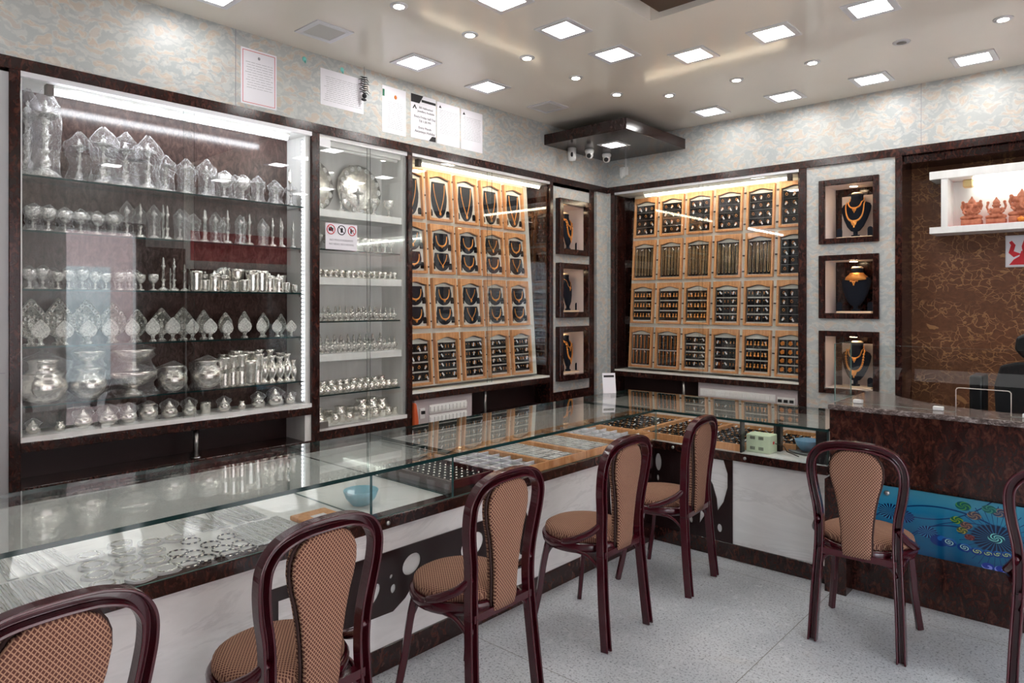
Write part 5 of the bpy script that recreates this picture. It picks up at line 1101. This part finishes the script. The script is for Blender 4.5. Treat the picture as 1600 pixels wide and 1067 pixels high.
def idol(x, y, z, s, kind, label):
    b = MB(); S = lambda c: (x+c[0]*s, y+c[1]*s, z+c[2]*s); E2 = lambda c, r: b.ell(S(c), tuple(q*s for q in r), 0, 14, 9)
    b.box(x-.052*s, x+.052*s, y-.035*s, y+.03*s, z, z+.03*s); E2((0,0,.05), (.05,.034,.018)); 
    for q in (-1, 1): E2((q*.032,-.018,.044), (.026,.018,.014))
    E2((0,0,.078), (.03,.026,.03)); E2((0,-.002,.118), (.02 if kind == 'man' else .026,.019,.022)); b.lathe([(.022*s, 0), (.018*s, .014*s), (.008*s, .028*s), (.002*s, .042*s)], S((0,0,.132)), 12)
    for q in (-1, 1):
        b.tube([S((q*.026,0,.10)), S((q*.045,-.004,.092)), S((q*.05,-.006,.112)), S((q*.044,-.006,.132))], .0075*s, 7); E2((q*.044,-.006,.138), (.009,.008,.010))
        b.tube([S((q*.026,-.006,.098)), S((q*.04,-.018,.078)), S((q*.028,-.03,.066))], .008*s, 7); E2((q*.028,-.031,.066), (.009,.008,.008))
    if kind == 'elephant':
        b.tube([S((0,-.018,.116)), S((0,-.028,.10)), S((-.004,-.032,.08)), S((.008,-.034,.066)), S((.016,-.034,.07))], lambda t: (.009-.004*t)*s, 8)
        for q in (-1, 1): E2((q*.028,0,.118), (.016,.005,.02))
    else:
        E2((0,-.02,.115), (.004,.005,.005)); b.tube([S((-.006,-.0195,.108)), S((.006,-.0195,.108))], .0018*s, 5)
        for q in (-1, 1): E2((q*.007,-.0185,.121), (.0035,.003,.002)); E2((q*.021,0,.118), (.004,.004,.007))
    o = b.build('terracotta_idol', TERR); md = o.modifiers.new('r', 'REMESH'); md.mode = 'VOXEL'; md.voxel_size = .0028*s; md.use_smooth_shade = True; tag(o, label, 'idol')
idol(-.80, 5.46, 2.0262, 1.12, 'elephant', 'leftmost terracotta idol, elephant-headed, on the white shrine shelf')
idol(-.665, 5.46, 2.0262, 1.02, 'man', 'second terracotta idol, crowned seated figure, on the shrine shelf'); idol(-.53, 5.46, 2.0262, 1.25, 'elephant', 'third terracotta idol, largest, cut by the picture edge')
b = MB(); b.lathe([(.012, 0), (.02, .01), (.022, .022), (.01, .028), (.004, .036)], (-.53, 5.405, 2.0262), 14); tag(b.build('brass_lamp', GOLDM), 'tiny gold lamp in front of the largest idol', 'lamp')
e = empty('red_print', (-.50, 5.59, 1.75), 'small framed white picture with red trident print under the shrine shelf', 'picture'); bx('frame', ALU, (-.632, -.42, 5.588, 5.6, 1.745, 1.955), e, bevel=.002); bx('sheet', PAPER, (-.624, -.428, 5.586, 5.588, 1.753, 1.947), e)
b = MB(); F = lambda u, v, w: (-.526+u, w, 1.76+v)
b.prism([(-.085,0),(.085,0),(.06,.035),(.03,.055),(.02,.09),(-.02,.09),(-.03,.055),(-.06,.035)], F, 5.584, 5.586); b.prism([(-.012,.08),(.012,.08),(.018,.12),(0,.18),(-.018,.12)], F, 5.584, 5.586)
for q in (-1, 1): b.prism([(q*.02,.07),(q*.06,.09),(q*.05,.13),(q*.07,.16),(q*.085,.15),(q*.075,.13),(q*.088,.08),(q*.06,.05)][::q], F, 5.584, 5.586)
b.build('trident_print', RED, e)
# office chair behind the desk
e = empty('office_chair', (-.35, 4.85, 0), 'black mesh office chair with headrest behind the reception desk', 'chair'); MESHB = plain('black_mesh', (12,14,18), .8); b = MB()
def slab(b, pts, y0, y1): b.prism(pts, lambda u, v, w: (u, w, v), y0, y1)
slab(b, [(-.52,.62),(-.18,.62),(-.10,.8),(-.09,1.02),(-.12,1.14),(-.20,1.165),(-.50,1.165),(-.58,1.14),(-.61,1.02),(-.60,.8)], 4.90, 4.94); b.build('backrest', MESHB, e, bevel=.015, seg=3)
b = MB(); slab(b, [(-.47,1.19),(-.23,1.19),(-.19,1.24),(-.20,1.31),(-.25,1.34),(-.45,1.34),(-.50,1.31),(-.51,1.24)], 4.87, 4.92); b.build('headrest', BLACK, e, bevel=.015, seg=3); bx('headrest_bar', BLACK, (-.37,-.33,4.92,4.94,1.1,1.22), e)
b = MB(); b.box(-.60,-.10,4.45,4.9,.46,.53); b.build('seat', MESHB, e, bevel=.03, seg=3)
for s, X in ((0, -.655), (1, -.045)):
    b = MB(); b.box(X-.032, X+.032, 4.60, 4.80, .84, 1.10); a = b.build('armrest', BLACK, e, bevel=.012, seg=3); bx('arm_post', BLACK, (X-.02, X+.02, 4.66, 4.72, .5, .85), a)
b = MB(); b.lathe([(.03, .08), (.03, .46)], (-.35, 4.68, 0), 12); b.build('gas_post', BLACK, e)
for k in range(5): b = MB(); a = 2*pi*k/5; b.tube([(-.35, 4.68, .09), (-.35+.28*cos(a), 4.68+.28*sin(a), .05)], .018, 8); l = b.build('base_arm', BLACK, e); b = MB(); b.ell((-.35+.28*cos(a), 4.68+.28*sin(a), .026), (.02, .02, .025)); b.build('caster', BLACK, l)

# ---------------------------------------------------------------- cafe chairs
def sweep(b, P, sec, frame, mi=0):
    N = len(P); m = len(sec); vs = []; fs = []
    for i, p in enumerate(P):
        t = (P[min(N-1, i+1)]-P[max(0, i-1)]).normalized(); bb = frame; nrm = t.cross(bb).normalized(); b2 = nrm.cross(t).normalized()
        for a, c in sec: vs.append(p+nrm*a+b2*c)
    for i in range(N-1):
        for k in range(m): fs.append((i*m+k, i*m+(k+1) % m, (i+1)*m+(k+1) % m, (i+1)*m+k))
    fs += [tuple(range(m)), tuple((N-1)*m+k for k in range(m))]; b.add(vs, fs, mi, False)
def make_chair():
    r = empty('cafe_chair', (0,0,0), 'c', 'chair')
    half = [(.176,-.205,0), (.168,-.185,.2), (.157,-.17,.4), (.155,-.167,.50), (.160,-.172,.59), (.176,-.18,.68), (.184,-.19,.755), (.178,-.198,.812), (.147,-.205,.857), (.095,-.21,.880), (.04,-.213,.888)]
    full = [Vector(p) for p in half]+[Vector((-x, y, z)) for x, y, z in reversed(half)]
    P = crom(full, 5); w, d, t = .019, .018, .008
    sec = [(-w, d), (-w, -d), (-w+t, -d), (-w+t+.001, d-t), (w-t-.001, d-t), (w-t, -d), (w, -d), (w, d)]
    # hoop above the seat, rear legs below it
    hoop = [p for p in P if p.z > .395]; b = MB(); sweep(b, hoop, sec, Vector((0,1,0))); b.build('back_hoop', MAROON, r, bevel=.0022, seg=2)
    for s in (1, -1):
        q = [p for p in crom([Vector((s*x, y, z)) for x, y, z in half[:4]], 5) if p.z <= .42]
        b = MB(); sweep(b, q, sec if s == 1 else [(-a, c) for a, c in sec], Vector((0,1,0))); b.build('leg', MAROON, r, bevel=.0022, seg=2)
        q = crom([(s*.155, .125, .41), (s*.163, .15, .30), (s*.172, .17, .16), (s*.19, .20, 0)], 5); b = MB(); sec2 = [(-.014, .011), (-.014, -.011), (.014, -.011), (.014, .011)]; sweep(b, q, sec2, Vector((-s*.6, .8, 0)).normalized()); b.build('leg', MAROON, r, bevel=.004, seg=2)
        q = crom([(s*.158, -.172, .545), (s*.178, -.13, .50), (s*.198, -.06, .46), (s*.203, .01, .435)], 5); b = MB(); b.tube(q, lambda t_: .013+.004*sin(pi*t_), 10); b.build('arm', MAROON, r)
    b = MB(); b.lathe([(.175, .385), (.197, .39), (.204, .405), (.206, .425), (.2, .434), (.186, .434), (.01, .43)], (0,.028,0), n=40); b.build('seat_ring', MAROON, r)
    b = MB(); b.box(-.155, .155, -.185, -.155, .388, .415)
    b.tube(crom([(-.15,-.165,.34), (-.12,-.165,.385), (0,-.168,.395), (.12,-.165,.385), (.15,-.165,.34)], 4), .009, 8)
    for s in (1, -1): b.tube(crom([(s*.16,-.16,.34), (s*.17,-.10,.39), (s*.175,0,.395), (s*.155,.10,.385), (s*.15,.145,.33)], 4), .009, 8)
    b.build('apron', MAROON, r)
    b = MB(); b.lathe([(.186, .434), (.192, .445), (.188, .462), (.165, .474), (.10, .480), (.01, .482)], (0,.028,0), n=40); b.build('seat_cushion', FABS, r)
    # padded back
    T = [(.402,.056),(.44,.060),(.50,.061),(.56,.066),(.62,.074),(.68,.086),(.72,.098),(.765,.106),(.80,.105),(.825,.096),(.848,.08),(.862,.055),(.868,.03)]
    def ring(z, hw, th, oy, n=24):
        y = -.172-.026*((z-.43)/.45)+oy; out = []
        for k in range(n):
            a = 2*pi*k/n; ca, sa = cos(a), sin(a); out.append((hw*math.copysign(abs(ca)**.55, ca), y+th*math.copysign(abs(sa)**.7, sa), z))
        return out
    for nm_, oy, th, sc in (('back_pad', .014, .0145, 1.0), ('back_cover', -.014, .0145, .985)):
        b = MB(); vs = []; fs = []; n = 24
        for i, (z, hw) in enumerate(T):
            e_ = .5 if i in (0, len(T)-1) else 1; vs += ring(z, hw*sc, th*e_, oy)
        for i in range(len(T)-1):
            for k in range(n): fs.append((i*n+k, i*n+(k+1) % n, (i+1)*n+(k+1) % n, (i+1)*n+k))
        fs += [tuple(range(n)), tuple((len(T)-1)*n+k for k in range(n))]; b.add(vs, fs, 0, True); b.build(nm_, FAB, r)
    q = [(hw*1.0, -.172-.026*((z-.43)/.45), z) for z, hw in T]+[(-hw*1.0, -.172-.026*((z-.43)/.45), z) for z, hw in reversed(T)]
    b = MB(); b.tube(q, .005, 6, closed=True); b.build('piping', PIPE, r)
    return Proto(r)
CHR = make_chair()
chairs = [(-1.825, .405, 92, 'nearest maroon cafe chair, cut by the left and bottom edges'), (-1.885, 1.07, 92, 'maroon cafe chair second from left at the long glass counter'),
 (-1.885, 1.835, 91, 'maroon cafe chair in the middle of the long counter, third from left'), (-1.895, 2.645, 91, 'maroon cafe chair fourth from left, before the silver packet trays'),
 (-1.905, 3.375, 95, 'maroon cafe chair tucked in the counter corner'), (-.905, 3.40, 4, 'maroon cafe chair with its back to us before the reception desk'), (-.175, 3.385, 3, 'maroon cafe chair cut by the right edge')]
for x, y, a, l in chairs: CHR.put((x, y, 0), (0,0,radians(a)), l, 'chair', 'maroon cafe chairs along the counters')

# remove prototypes that were never placed
PROTOS = [v for v in list(SL.values())+list(TR.values())+list(NK.values())+[BUST, STUB, RP, PK, ST, BGD, BBP, CPP, CHR]+NT1+NT2+[q for l in PC.values() for q in l]+RG]
for p_ in PROTOS:
    if not p_.used:
        for ch in list(p_.root.children):
            for g in list(ch.children): bpy.data.objects.remove(g)
            bpy.data.objects.remove(ch)
        bpy.data.objects.remove(p_.root)
